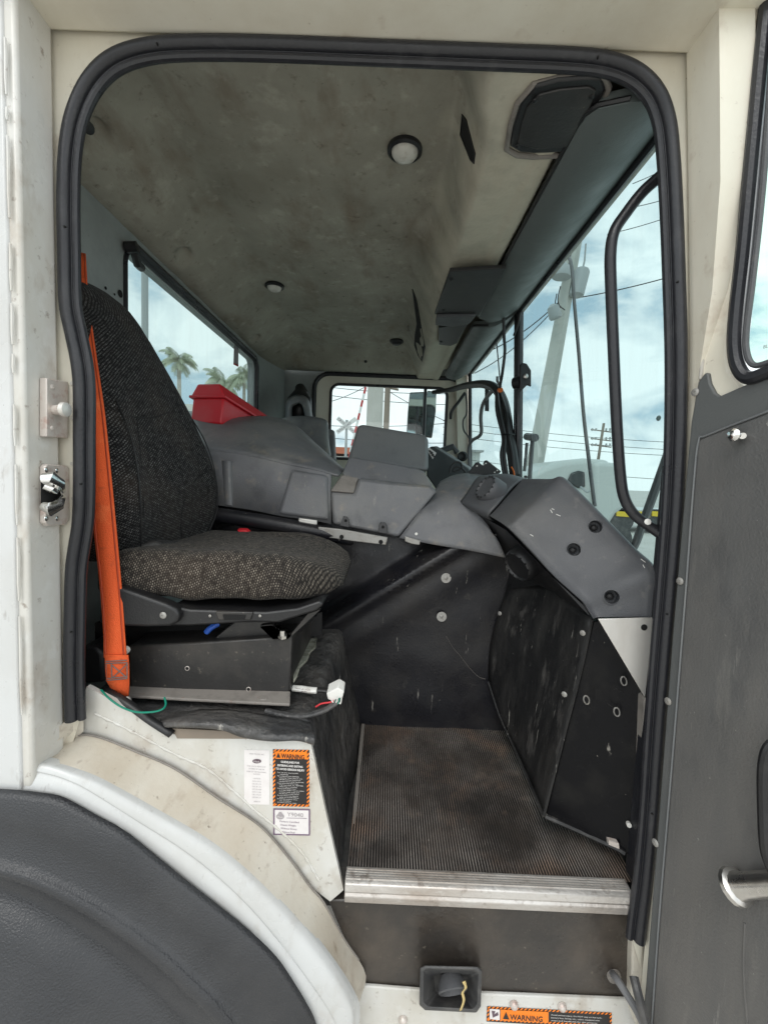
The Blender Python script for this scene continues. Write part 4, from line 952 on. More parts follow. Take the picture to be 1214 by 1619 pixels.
for cs, nm in (([(648,620),(670,619),(668,686),(655,690),(643,684),(645,650)], 0), ([(676,617),(690,619),(689,650),(683,692),(671,690),(672,640)], 1)):
    Ym = 2.55-nm*.05
    mh = obj('door_mirror', *prism([P(x, y, Ym+.012) for x, y in cs], (0, .05, 0)), M['softblack'], fdoor, bevel=.006)
    cxm = sum(c[0] for c in cs)/len(cs); cym = sum(c[1] for c in cs)/len(cs)
    obj('mirror_glass', [P(cxm+(x-cxm)*.94, cym+(y-cym)*.95, Ym+.010) for x, y in cs], [tuple(range(len(cs)))], M['mirror'], mh, smooth=False)
obj('mirror_arm', *tube([P(657, 612, 2.5), P(690, 611, 2.45), P(708, 618, 2.3)], .012, 8), M['softblack'], fdoor)

# ---- the open near door
dd = Vector((.30, -.954, 0)); DN = Vector((-.954, -.30, 0)); D0 = Vector((.497, -.03, CZ))
def D(px, py, out=0.): return PP(px, py, D0+DN*out, DN)
def Dp(pts, out, thick): return prism([D(x, y, out) for x, y in pts], DN*(-thick))
door = part('open_door', Dp([(1103,604),(1114,589),(1119,589),(1122,606),(1130,621),(1137,626),(1160,616),(1214,592),(1300,555),(1300,1760),(1002,1760),(1012,1640),(1020,1560),(1040,1300),(1062,1010),(1080,800),(1092,668)], 0, .04), M['trim_edge'], bevel=.006, seg=3)
obj('trim_panel', *Dp([(1102,700),(1106,693),(1118,688),(1214,651),(1300,618),(1300,1760),(1018,1760),(1030,1620),(1042,1450),(1062,1210),(1082,960),(1096,770)], .0025, .01), M['trim'], door, bevel=.004, seg=3)
obj('door_frame', *Dp([(1170,-60),(1212,-60),(1196,60),(1176,300),(1158,470),(1149,560),(1153,585),(1175,612),(1135,640),(1112,640),(1106,600),(1126,420),(1146,220)], -.006, .03), M['cream'], door, bevel=.005)
obj('frame_edge', *Dp([(1164,-60),(1172,-60),(1108,600),(1103,600)], -.002, .03), M['paint'], door, bevel=.002)
gs = cr([D(x, y, .002) for x, y in ((1217,-40),(1206,60),(1190,230),(1175,390),(1164,490),(1161,545),(1167,580),(1183,597),(1214,588),(1280,560))], 8)
obj('window_seal', *tube(gs, .0095, 10), M['seal'], door)
gs2 = cr([D(x, y, .002) for x, y in ((1230,-40),(1219,120),(1205,300),(1190,440),(1180,520),(1180,555),(1190,576),(1214,573),(1280,545))], 8)
obj('window_channel', *tube(gs2, .0042, 8), M['dash'], door)
obj('window_pane', [D(x, y, -.004) for x, y in ((1225,-40),(1195,440),(1182,560),(1195,580),(1320,560),(1320,-40))], [tuple(range(6))], M['glass_near'], door, smooth=False)
text('glass_mark', 'BL', .0065, D(1206, 551, -.002), dd, (0, 0, 1), M['ink'], door)
for px, py in ((1099, 620), (1075, 919), (1056, 1109), (1036, 1333)): screw(D(px, py, .001), DN, .0062, door, 'steel')
kn = obj('lock_knob', *join(tube([D(1174, 689, .0), D(1174, 689, .016)], .0045, 10), lathe([(.0045, .014), (.0095, .016), (.0095, .020), (.006, .024), (.001, .025)], D(1174, 689, 0), DN, 16)), M['chrome'], door)
obj('edge_highlight', *tube(cr([D(x, y, .003) for x, y in ((1214,650),(1118,688),(1104,698),(1096,772),(1082,960),(1062,1210),(1042,1450),(1030,1620),(1020,1740))], 6), .0016, 6), M['cover_pale'], door)  # pale line standing in for the highlight along the inset's bevelled edge
ph = obj('door_handle', *tube([D(1240, 1398, .02), D(1205, 1399, .021), D(1178, 1401, .022), D(1168, 1402, .022)], [.015, .015, .0155, .018], 14), M['steel'], door)
obj('handle_cap', *lathe([(.0165, 0), (.0225, .004), (.0235, .010), (.016, .017), (.001, .0185)], D(1170, 1402, .022), (D(1150, 1403, .022)-D(1178, 1401, .022)), 16), M['steel'], door)
obj('pull_handle', *tube(cr([D(1240, 1170, .012), D(1217, 1182, .025), D(1208, 1215, .028), D(1208, 1280, .028), D(1212, 1345, .028), D(1226, 1385, .02)], 6), .0075, 10), M['softblack'], door)
obj('crease', *tube(cr([D(x, y, .002) for x, y in ((1178, 1460), (1176, 1540), (1184, 1640))], 4), .002, 6), M['trim'], door)
part('door_check_strap', tube(cr([P(1002, 1545, -.035), P(1008, 1570, -.05), P(1018, 1610, -.06), P(1030, 1660, -.07)], 6), [.008]*19, 8), M['rubber'])

# ================================================================== SEAT
seat = thing('driver_seat', H(-.35, .3, -.476), 'black flecked fabric truck seat on a dark steel base', 'seat')
def spart(name, vf, m, **k): return obj(name, vf[0], vf[1], m, seat, **k)
HW = [(-.20,.150),(-.16,.178),(-.10,.190),(-.03,.192),(.05,.186),(.13,.172),(.21,.160),(.28,.147),(.33,.132),(.37,.112),(.40,.080),(.418,.035)]
FX = [(-.20,-.520),(-.12,-.500),(-.04,-.496),(.05,-.520),(.15,-.553),(.25,-.592),(.33,-.630),(.40,-.668),(.42,-.690)]
rows = []; NA = 64
for k in range(46):
    h = -.20+.618*(k/45)**.92; hw = interp(HW, h); fx = interp(FX, h); th = .060*min(1, (.43-h)/.10+.15)
    r = []
    for i in range(NA):
        t = 2*math.pi*i/NA; c, s = math.cos(t), math.sin(t)
        yy = hw*math.copysign(abs(c)**.55, c); xx = th*math.copysign(abs(s)**.62, s)
        u = yy/max(hw, .01)
        if s > 0: xx += .020*smooth01(.45, .9, abs(u))*smooth01(.30, .0, h)-.006
        r.append(H(fx-th+xx+yy*.13+.010*noise.noise((yy*6, h*6, 0))*(.5 if s > 0 else 0), .305+yy, h))
    rows.append(r)
vs, fs = grid([r+[r[0]] for r in rows]); fs.append(tuple(range(NA))); 
fs.append(tuple((45*(NA+1)+i) for i in range(NA)))
back = spart('backrest', (vs, fs), M['fab_back'], ang=80, merge=False); cloth_coords(back, [r+[r[0]] for r in rows])
# near side bolster in coarser cloth
rows = []
for k in range(30):
    h = -.18+.34*k/29; hw = interp(HW, h)+.004; fx = interp(FX, h); r = []
    for i in range(10):
        t = math.radians(150+100*i/9); 
        r.append(H(fx-.085-hw*.13+.052*math.sin(math.pi*.5-1.25+2.1*(1-i/9)), .305-hw-.006*math.sin(math.pi*i/9)+.012*(1-i/9)**3*2, h))
    rows.append(r)
sbo = obj('side_bolster', *grid(rows), M['fab_side'], back, ang=80, merge=False); cloth_coords(sbo, rows)
for side in (-1, 1):
    pts = cr([H(interp(FX, h)-.004+(.012 if h < .1 else .0)+side*interp(HW, h)*.104, .305+side*interp(HW, h)*.80, h) for h in (-.18, -.10, 0, .08, .14)], 6)
    obj('seam', *tube(pts, .0018, 6), M['softblack'], back)
bpy.context.view_layer.update()
for cs in (((160,632),(185,650),(215,660),(250,658),(285,640)), ((331,742),(308,760),(292,790),(286,825),(288,862)), ((216,662),(222,720),(226,790),(228,862))):
    pts = []
    for x, y in cs:
        ok, loc, n_, i_ = back.ray_cast(CAM, ray(x, y).normalized())
        if ok: pts.append(Vector(loc)-ray(x, y).normalized()*-.0006)
    if len(pts) > 2: obj('seam', *tube(cr(pts, 6), .0017, 6), M['void'], back)
# cushion
rows = []; NA = 72
for k in range(41):
    s_ = k/40; x = -.575+.487*s_
    e_ = max(0, (s_-.72)/.28); e0 = max(0, (.10-s_)/.10)
    nose = math.sqrt(max(0, 1-e_**2.6)); wf = (1-.40*e_**2.6)*(1-.12*e0)
    hw = .205*wf; top_ = -.172-.050*(1-nose)-.012*e0+.012*math.sin(math.pi*min(1, s_*1.15)); bot_ = -.268+.045*(1-nose)
    if k == 40: hw *= .93; top_ = -.222; bot_ = -.238
    zc, zh = (top_+bot_)/2, max(.003, (top_-bot_)/2); r = []
    for i in range(NA):
        t = 2*math.pi*i/NA; c, s = math.cos(t), math.sin(t)
        yy = hw*math.copysign(abs(c)**.5, c); zz = zh*math.copysign(abs(s)**.6, s)
        u = abs(yy)/hw
        if s > 0: zz += .012*smooth01(.5, .9, u)*(1-smooth01(.9, 1, u))*(1-e_)-.006*(1-u)
        r.append(H(x+.004*noise.noise((yy*8, zz*20, 2)), .290+yy, zc+zz+.006*noise.noise((x*9, yy*9, 5))+.0035*noise.noise((x*22, yy*22, 9))))
    rows.append(r)
vs, fs = grid([r+[r[0]] for r in rows]); fs.append(tuple(range(NA))); fs.append(tuple(40*(NA+1)+i for i in range(NA)))
cush = spart('seat_cushion', (vs, fs), M['fab_seat'], ang=80, merge=False); cloth_coords(cush, [r+[r[0]] for r in rows])
spart('rear_bolster', tube(cr([P(195, 885, .16), P(240, 872, .20), P(290, 872, .30), P(330, 862, .40)], 6), [.02]*6+[.026]*12+[.02], 12), M['vinyl'])
# plastic pan, side arm
pan = spart('seat_pan', prism([P(x, y, .082) for x, y in ((270,958),(300,964),(420,968),(470,962),(505,950),(512,956),(500,966),(440,985),(400,984),(300,990),(268,990))], (0, .40, 0)), M['softblack'], bevel=.004)
obj('pan_latch', *prism([P(x, y, .078) for x, y in ((340,967),(400,968),(396,981),(345,981))], (0, .01, 0)), M['frame'], pan, bevel=.002)
obj('latch_opening', *prism([P(x, y, .076) for x, y in ((352,972),(388,973),(386,980),(354,980))], (0, .005, 0)), M['void'], pan, smooth=False)
for px in (332, 411): screw(P(px, 974, .080), (0, -1, 0), .0028, pan, 'steel')
arm = spart('side_arm', prism([P(x, y, .066) for x, y in ((160,930),(188,928),(215,938),(262,955),(278,963),(284,973),(280,985),(268,991),(230,992),(180,990),(155,985))], (0, .03, 0)), M['softblack'], bevel=.006, seg=3)
screw(P(258, 973, .065), (0, -1, 0), .0065, arm, 'steel', 'arm_bolt')
# steel base
base = spart('seat_base', prism([P(x, y, Y) for x, y, Y in ((203,1021,.12),(300,1017,.12),(462,1006,.12),(458,1096,.12),(300,1092,.12),(205,1088,.12))], (0, .30, 0)), M['frame'], bevel=.004)
obj('base_flange', *prism([P(x, y, Y) for x, y, Y in ((196,1104,.085),(300,1110,.085),(458,1118,.085),(459,1097,.122),(300,1093,.122),(204,1089,.122))], (0, 0, .006)), M['dustyframe'], base, bevel=.002)
for px, py in ((250, 1101), (417, 1108)): obj('flange_rivet', *lathe([(.009, 0), (.008, .002), (.002, .0025)], P(px, py, .10)+Vector((0, 0, .005)), (0, 0, 1), 14), M['dustyframe'], base)
for px, py in ((296, 1057), (393, 1090)):
    obj('base_hole', *lathe([(.0042, 0), (.0034, .001), (.0005, .0009)], P(px, py, .1195), (0, -1, 0), 12), M['void'], base)
    obj('hole_rim', *tube([P(px, py, .119)+Vector((.0042*math.cos(a*.524), 0, .0042*math.sin(a*.524))) for a in range(12)], .0009, 5, closed=True), M['pinkmetal'], base)
spart('slide_rail', prism([P(x, y, .14) for x, y in ((330,1017),(372,982),(432,982),(436,1003),(460,1006)) ], (0, .02, 0)), M['frame'], bevel=.003)
br = spart('rail_bracket', prism([P(x, y, .112) for x, y in ((411,989),(430,987),(437,1005),(462,1003),(500,968),(488,972),(455,1012),(430,1012),(424,996),(411,994))], (0, .014, 0)), M['frame'], bevel=.002)
obj('bracket_bolt', *join(tube([P(447, 1009, .105), P(447, 997, .105)], .0055, 8), lathe([(.009, 0), (.009, .006)], P(447, 1008, .105), (0, -.2, 1), 6)), M['steel'], br)
spart('support_plate', prism([P(x, y, .36) for x, y in ((462,985),(509,968),(509,1005),(462,1006))], (0, .01, 0)), M['softblack'])
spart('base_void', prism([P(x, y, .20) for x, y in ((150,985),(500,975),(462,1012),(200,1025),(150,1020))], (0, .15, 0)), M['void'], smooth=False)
obj('blue_hose', *tube(cr([P(326, 1000, .13), P(334, 992, .13), P(345, 986, .14)], 4), .006, 8), M['blue'], base)
spart('side_box', prism([P(x, y, .11) for x, y in ((128,1022),(150,1022),(162,1032),(165,1080),(130,1082))], (0, .1, 0)), M['softblack'], bevel=.008, seg=3)
obj('white_clip', *lathe([(.008, 0), (.008, .006), (.004, .008)], P(200, 1027, .085), (0, -1, 0), 12), M['white_plastic'], base)

# ---- seat belt
belt = thing('seat_belt', P(195, 1105, .06), 'orange webbing seat belt hanging beside the seat', 'seat belt')
bp0 = [(128,400,.30,.020),(131,470,.24,.024),(140,560,.16,.030),(150,650,.095,.034),(160,760,.072,.036),(168,850,.066,.038),(176,930,.066,.038),(181,1000,.062,.038),(183,1040,.058,.039)]
cp = cr([P(x, y, Y) for x, y, Y, w in bp0], 6); wd = []
for i in range(len(cp)): 
    k = min(len(bp0)-2, i//6); f = (i-k*6)/6; wd.append(bp0[k][3]*(1-f)+bp0[k+1][3]*f)
sd = [Vector((.96, .25-.1*math.sin(i*.2), -.08)).normalized() for i in range(len(cp))]
obj('webbing', *ribbon(cp, sd, wd), M['orange'], belt, solid=.0022)
for f in (-.40, .40):
    obj('woven_edge', *ribbon([p+s_*w_*f-Vector((0, .0026, 0)) for p, s_, w_ in zip(cp, sd, wd)], sd, [w_*.07 for w_ in wd]), M['stitch_orange'], belt, solid=.0006)
fold = [P(x, y, Y) for x, y, Y in ((184,1036,.053),(185,1060,.052),(186,1078,.052),(190,1092,.053),(194,1106,.055))]
fo_ = obj('stitched_end', *ribbon(fold, Vector((.98, .15, -.06)).normalized(), [.041, .042, .040, .030, .018]), M['orange'], belt, solid=.004)
for a, b in (((167,1046),(201,1044)), ((167,1049),(201,1048)), ((169,1076),(201,1073)), ((169,1073),(201,1070)), ((168,1050),(169,1074)), ((176,1050),(177,1073)), ((177,1052),(201,1072)), ((178,1072),(201,1050)), ((201,1048),(201,1072))):
    obj('stitch', *tube([P(*a, .0500), P(*b, .0500)], .0011, 5), M['stitch'], fo_)
obj('anchor_plate', *prism([P(x, y, .055) for x, y in ((158,1090),(180,1097),(202,1107),(205,1118),(196,1116),(172,1106))], (0, .006, 0)), M['softblack'], belt, bevel=.002)
obj('anchor_bolt', *lathe([(.008, 0), (.008, .004), (.003, .006)], P(201, 1108, .05), (.2, -1, .3), 12), M['rawsteel'], belt)
sb = thing('black_strap', P(240, 1150, .03), 'short black rubber strap lying on the white sill below the belt', 'strap')
obj('strap_body', *ribbon(cr([P(165, 1092, .05), P(200, 1112, .035), P(235, 1138, .024), P(272, 1162, .018)], 6), Vector((.5, .75, .45)).normalized(), .014), M['softblack'], sb, solid=.004)
gw = tag(obj('green_wire', *tube(cr([P(x, y, Y) for x, y, Y in ((160,1091,.03),(172,1104,.018),(192,1118,.012),(215,1126,.010),(240,1126,.012),(256,1122,.02),(262,1114,.03),(260,1103,.04))], 8), .0018, 8), M['green']), 'loose green wire curling on the white sill', 'wire')

# ---- connector with loose cable
cn = thing('cable_connector', P(520, 1110, .12), 'black sleeved cable with a white plug and paper tag on the vinyl', 'cable')
obj('sleeve', *tube(cr([P(x, y, Y) for x, y, Y in ((464,1086,.16),(490,1090,.15),(515,1092,.15),(530,1098,.14))], 6), .0072, 10, flat=.7), M['softblack'], cn)
obj('paper_tag', *tube(cr([P(x, y, Y) for x, y, Y in ((463,1088,.147),(475,1089,.146),(488,1091,.146),(501,1092,.146))], 4), .0086, 10, flat=.72), M['white_plastic'], cn)
for s_, yy in (('MA343 LBL 512-07', 1089.5), ('BA 002', 1094.5)): text('lettering', s_, .0042, P(466 if yy < 1092 else 476, yy, .1360), (1, 0, -.08), (0, .2, 1), M['ink'], cn)
obj('trailing_cable', *tube(cr([P(x, y, Y) for x, y, Y in ((420,1124,.09),(450,1130,.085),(480,1132,.085),(510,1124,.09),(528,1114,.10),(538,1104,.11))], 6), .0068, 10, flat=.8), M['vinyl'], cn)
obj('plug', *prism([P(x, y, .105) for x, y in ((516,1097),(534,1088),(544,1094),(541,1106),(526,1110),(518,1106))], (0, .03, .006)), M['white_plastic'], cn, bevel=.002)
obj('red_wire', *tube(cr([P(x, y, .102) for x, y in ((499,1118),(508,1113),(520,1111),(530,1109))], 5), .0018, 6), M['wire_red'], cn)
for k in range(3): obj('pin_wire', *tube(cr([P(524+k*5, 1108, .10), P(530+k*4, 1113, .098), P(534+k*3, 1104, .098)], 4), .0013, 5), M['white_plastic'] if k != 1 else M['green'], cn)

# ---- red toolbox on the cover
tb = thing('toolbox', H(-.62, .95, .19), 'red plastic toolbox lying tilted by the rear window', 'toolbox')
A0 = PX(302, 655, -.665); ax = Vector((.20, .97, -.16)).normalized(); L_ = .52
ay = Vector((0, 0, 1)).cross(ax).normalized()*-1; az = ax.cross(ay)*-1
if az.z < 0: az = -az
S_ = 1
def tbp(u, v, w): return A0+ax*(u*L_)+ay*v+az*w
def tbox(u0, u1, v0, v1, w0, w1, taper=0):
    vs = [tbp(u0, v0*S_, w0), tbp(u1, v0*S_, w0), tbp(u1, v1*S_, w0), tbp(u0, v1*S_, w0), tbp(u0-0, (v0-taper)*S_, w1), tbp(u1, (v0-taper)*S_, w1), tbp(u1, (v1+taper)*S_, w1), tbp(u0, (v1+taper)*S_, w1)]
    return vs, boxv((0,0,0),(1,1,1))[1]
obj('body', *tbox(0, 1, 0, .115, -.03, .058), M['red'], tb, bevel=.006)
lid = obj('lid', *tbox(-.012, 1.012, -.006, .121, .060, .104, -.022), M['red'], tb, bevel=.006)
obj('lid_rim', *tbox(-.016, 1.016, -.010, .125, .055, .064), M['red'], lid, bevel=.002)
lc = obj('latch', *tbox(.46, .56, .122, .133, .040, .076), M['red'], tb, bevel=.002)
obj('latch_hole', *tbox(.49, .53, .1325, .1345, .048, .062), M['void'], lc, smooth=False)

# ---- second seat behind the cover
s2 = thing('bucket_chair', H(-.45, 1.65, -.3), 'grey seat on the far side with dark headrest', 'seat')
obj('headrest', *loft(rows_px([[(456,668,1.82),(456,640,1.80),(463,632,1.78),(474,630,1.78),(484,636,1.80),(491,668,1.84)], [(459,668,1.70),(459,642,1.70),(466,634,1.70),(474,632,1.70),(482,640,1.70),(488,668,1.72)], [(462,668,1.68),(462,645,1.68),(468,640,1.68),(474,638,1.68),(479,645,1.68),(484,668,1.70)]]), 5, 4), M['cover'], s2, solid=.02)
obj('headrest_core', *lathe([(.05, 0), (.075, .05), (.07, .14), (.03, .19)], P(473, 668, 1.84), (0, 0, 1), 16), M['softblack'], s2)
obj('seat_shell', *loft(rows_px([[(446,668,1.50),(452,663,1.46),(480,661,1.45),(508,665,1.46),(513,672,1.50)], [(450,690,1.42),(470,690,1.40),(492,690,1.40),(510,695,1.41),(514,697,1.46)], [(480,712,1.36),(492,716,1.35),(502,720,1.35),(514,724,1.36),(518,722,1.40)]]), 6, 6), M['cover'], s2, solid=.02)
obj('side_shell', *loft(rows_px([[(515,680,1.62),(520,678,1.60),(528,681,1.60),(530,688,1.64)], [(516,706,1.60),(520,706,1.58),(528,708,1.58),(531,710,1.62)], [(518,726,1.58),(522,728,1.56),(528,730,1.56),(532,730,1.6)]]), 4, 4), M['cover'], s2, solid=.02)
obj('belt_holder', *tube([P(476, 640, 1.95), P(477, 622, 1.95), P(474, 612, 1.98)], [.05, .045, .03], 10), M['softblack'], s2)

# ---- driver-side clutter
mon = thing('display_unit', P(705, 755, 1.3), 'black display unit leaning on the dash beside the grey console', 'display')
obj('housing', *prism([P(x, y, Y) for x, y, Y in ((674,752,1.20),(674,714,1.22),(678,707,1.22),(684,705,1.22),(742,741,1.30),(746,765,1.28),(690,775,1.2))], (.03, .10, .01)), M['softblack'], mon, bevel=.010, seg=3)
obj('type_plate', [P(x, y, 1.19) for x, y in ((675,712),(679,708),(690,716),(684,726))], [(0, 1, 2, 3)], M['paper'], mon, smooth=False)
for k in range(3): obj('print_line', [P(x, y, 1.185) for x, y in ((677+k*2.2,713+k*3.4),(679+k*2.2,711+k*3.4),(685+k*1.6,715.5+k*3),(683.5+k*1.6,717.5+k*3))], [(0, 1, 2, 3)], M['sticker_black'], mon, smooth=False)
obj('coiled_lead', *tube(cr([P(x, y, 1.12) for x, y in ((711,748),(713,738),(720,731),(728,732),(730,740),(722,745),(716,744),(722,738),(732,742),(735,748),(726,752))], 5), .0045, 6), M['cable'], mon)
bkt = tag(obj('perforated_bracket', *prism([P(x, y, .80) for x, y in ((741,748),(752,733),(757,732),(763,737),(766,730),(770,729),(792,746),(780,757),(746,756))], (0, .006, .004)), M['softblack']), 'black perforated metal bracket standing on the dash top', 'bracket')
for px, py in ((754,737),(764,735),(768,733),(782,747),(786,744)): obj('hole', *prism([P(px-1.5, py, .797), P(px, py-1.6, .797), P(px+1.5, py-.6, .797), P(px, py+1, .797)], (0, .002, 0)), M['white_plastic'], bkt, smooth=False)
wh = thing('wiring_loom', P(812, 750, 1.0), 'thick black wiring loom hanging in front of the centre post', 'wiring')
main = cr([P(x, y, Y) for x, y, Y in ((684,620,2.05),(712,616,1.95),(734,610,1.8),(763,607,1.5),(783,614,1.3),(795,634,1.2),(801,661,1.12),(804,688,1.08),(809,715,1.04),(814,752,1.0))], 6)
obj('sleeve', *tube(main, [.012+.010*min(1, i/20) for i in range(len(main))], 10), M['cable'], wh)
for dx, dy, r in ((-7, 4, .008), (6, 2, .007), (-12, 10, .006)):
    obj('strand', *tube(cr([P(x+dx*f, y+dy*(1-abs(f)), Y-.02) for x, y, Y, f in ((788,618,1.25,.3),(795,650,1.12,.8),(801,688,1.06,.5),(804,720,1.02,1.),(808,755,1.0,.9))], 6), r, 8), M['cable'], wh)
obj('zip_tie', *tube([P(803, 688, 1.05)+Vector((.028*math.cos(a*.524), .02*math.sin(a*.524), .002)) for a in range(12)], .003, 5, closed=True), M['softblack'], wh)
obj('orange_clip', *lathe([(.012, 0), (.012, .012)], P(790, 617, 1.18), (0, -1, 0), 8), M['wire_orange'], wh)
obj('orange_wires', *tube(cr([P(808, 738, .97), P(812, 745, .97), P(813, 752, .97)], 4), .003, 6), M['wire_orange'], wh)
obj('hanging_lead', *tube(cr([P(x, y, Y) for x, y, Y in ((796,500,1.02),(797,535,1.03),(798,556,1.03),(794,590,1.06),(790,612,1.15))], 6), .0062, 8), M['cable'], wh)
obj('thin_lead', *tube(cr([P(785,541,1.2), P(788,575,1.2), P(791,608,1.2)], 4), .003, 6), M['greycable'], wh)
obj('cut_end', *tube([P(786,595,1.2), P(786,602,1.2), P(792,612,1.2)], .006, 6), M['greycable'], wh)
hs = tag(obj('grey_hose', *tube(cr([P(x, y, Y) for x, y, Y in ((781,615,1.3),(772,625,1.4),(763,640,1.5),(760,660,1.6),(761,682,1.7),(757,690,1.75),(746,697,1.85),(741,712,1.9),(743,745,1.9))], 6), .010, 8), M['greycable']), 'grey hose bent between the loom and the far pillar', 'hose')
tl = tag(obj('thin_cable', *tube(cr([P(x, y, 2.06) for x, y in ((736,622),(738,640),(737,655),(732,665),(733,680),(740,690),(743,700),(742,720),(742,750))], 6), .005, 6), M['cable']), 'thin black cable looping down the far cream pillar', 'cable')
ft = tag(obj('hanging_tab', *prism([P(767,611,1.45), P(773,611,1.45), P(773,650,1.45), P(767,649,1.45)], (0, .01, 0)), M['softblack']), 'narrow black tab hanging from the wiring loom', 'tab')
cm = thing('camera_mount', P(826, 600, .98), 'small black camera mount clamped to the windscreen post', 'mount')
obj('clamp', *tube([P(812, 606, .98), P(824, 604, .96)], [.022, .026], 10), M['softblack'], cm)
obj('plate', *prism([P(x, y, .94) for x, y in ((822,576),(826,573),(833,574),(838,582),(840,585),(840,611),(834,608),(822,620))], (0, .012, 0)), M['softblack'], cm, bevel=.004)
obj('pivot', *lathe([(.010, 0), (.009, .006), (.004, .009)], P(831, 595, .938), (-.2, -1, 0), 12), M['steel'], cm)
sp2 = tag(obj('round_knob', *lathe([(.030, 0), (.032, .012), (.022, .02), (.010, .014)], P(731, 722, 1.95), (-.2, -1, .1), 18), M['softblack']), 'round black knob on the far pillar above the display', 'knob')

# ================================================================== OUTSIDE
def op(name, vf, m, parent=None, **k): return obj(name, vf[0], vf[1], M[m], parent, **k)
def GP(px, py, Y): return P(px, py, Y)
def ground_below(p): return Vector((p.x, p.y, 0))
def pole(name, top, base, r0, r1, m, label, group=None, n=8):
    t = thing(name, base, label, 'utility pole', group)
    obj('shaft', *tube([Vector(base), Vector(top)], [r0, r1], n), M[m], t); return t
# leaning pole with transformer and floodlights in front of the truck
tp, bs = P(912, 372, 9.0), P(838, 775, 9.0); bs.z = 0
bdir = (P(838, 775, 9.0)-tp); bs = tp+bdir*(tp.z/-bdir.z)
p1 = pole('utility_pole', tp, bs, .22, .13, 'pole', 'pale concrete pole with a transformer, beyond the windscreen', n=4)
tr = obj('transformer', *lathe([(.10, -.30), (.15, -.27), (.155, .22), (.13, .27), (.05, .30)], P(916, 446, 8.8), (.18, 0, 1), 16), M['grey_metal'], p1)
obj('bushing', *tube([P(921, 425, 8.8), P(924, 412, 8.8), P(926, 385, 8.8)], .02, 6), M['grey_metal'], tr)
obj('bracket', *tube([P(905, 440, 9), P(928, 437, 8.8), P(922, 450, 8.8)], .02, 6), M['grey_metal'], tr)
obj('floodlight', *lathe([(.11, -.14), (.13, -.10), (.12, .10), (.05, .16)], P(876, 493, 8.7), (-.35, 0, 1), 12), M['grey_metal'], p1)
obj('street_light', *lathe([(.19, 0), (.20, .06), (.14, .22), (.05, .30)], P(887, 438, 8.7), (.1, 0, 1), 14), M['grey_metal'], p1)
obj('light_arm', *tube([P(887, 430, 8.8), P(898, 436, 9.0)], .025, 6), M['grey_metal'], p1)
for cs in (((886,452),(882,470),(884,482),(893,490)), ((880,464),(878,480),(886,486)), ((903,398),(899,418),(896,440))):
    obj('lead', *tube(cr([P(x, y, 8.8) for x, y in cs], 5), .012, 5), M['cable'], p1)
# far distribution pole
fb = P(945, 730, 40); ft_ = P(954, 672, 40)
d_ = ft_-fb; p2 = pole('utility_pole', ft_+d_*.05, fb+d_*(fb.z/-d_.z), .16, .12, 'wood', 'far brown pole with three cross-arms above the white truck')
for y in (682, 696, 706):
    a, b = P(934, y-3, 40), P(966, y+1, 40); obj('cross_arm', *tube([a, b], .06, 6), M['wood'], p2)
    for x in (936, 942, 958, 964): obj('insulator', *tube([P(x, y-1, 40), P(x+.4, y-5, 40)], .09, 6), M['grey_metal'], p2)
# poles past the far door
def vpole(px, pyt, pyb, Y, r, m, label):
    t_ = P(px, pyt, Y); b_ = Vector((t_.x, t_.y, 0)); return pole('utility_pole', t_, b_, r*1.15, r, m, label)
vpole(596, 560, 700, 14, .26, 'pole', 'wide pale concrete pole seen through the far door window')
p4 = vpole(613, 612, 700, 24, .16, 'wood', 'thin brown pole with a cross-arm through the far door window')
obj('cross_arm', *tube([P(606, 611, 24), P(630, 616, 24)], .07, 6), M['wood'], p4)
# crossing sign and gate arm
cs_ = thing('crossing_sign', ground_below(P(547, 700, 22)), 'white railroad crossbuck sign on a grey post', 'sign')
c = P(548, 673, 22); obj('post', *tube([Vector((c.x, c.y, 0)), c+Vector((0, 0, .3))], .07, 8), M['grey_metal'], cs_)
for s in (1, -1):
    dx = Vector((.62, 0, .48*s)).normalized(); up = Vector((-dx.z, 0, dx.x))
    b_ = obj('blade', *prism([c+Vector((0, -.08-.02*s, 0))+dx*.62*a+up*.11*b for a, b in ((-1,-1),(1,-1),(1,1),(-1,1))], (0, .02, 0)), M['signwhite'], cs_, smooth=False)
    if s == 1: text('lettering', 'RAILROAD', .17, c+Vector((0, -.105, 0))-dx*.55-up*.06, dx, up, M['ink'], cs_)
    else:
        text('lettering', 'CROSS', .17, c+Vector((0, -.065, 0))-dx*.58-up*.06, dx, up, M['ink'], cs_); text('lettering', 'ING', .17, c+Vector((0, -.065, 0))+dx*.22-up*.06, dx, up, M['ink'], cs_)
ga = thing('crossing_gate', ground_below(P(551, 740, 20)), 'raised red and white striped crossing gate arm', 'gate arm')
g0, g1 = P(549, 735, 20), P(578, 612, 20)
for k in range(12): obj('arm_band', *tube([g0.lerp(g1, k/12), g0.lerp(g1, (k+1)/12)], .055, 8), M['signred'] if k % 2 else M['signwhite'], ga)
obj('gate_post', *tube([Vector((g0.x, g0.y, 0)), g0], .12, 8), M['grey_metal'], ga)
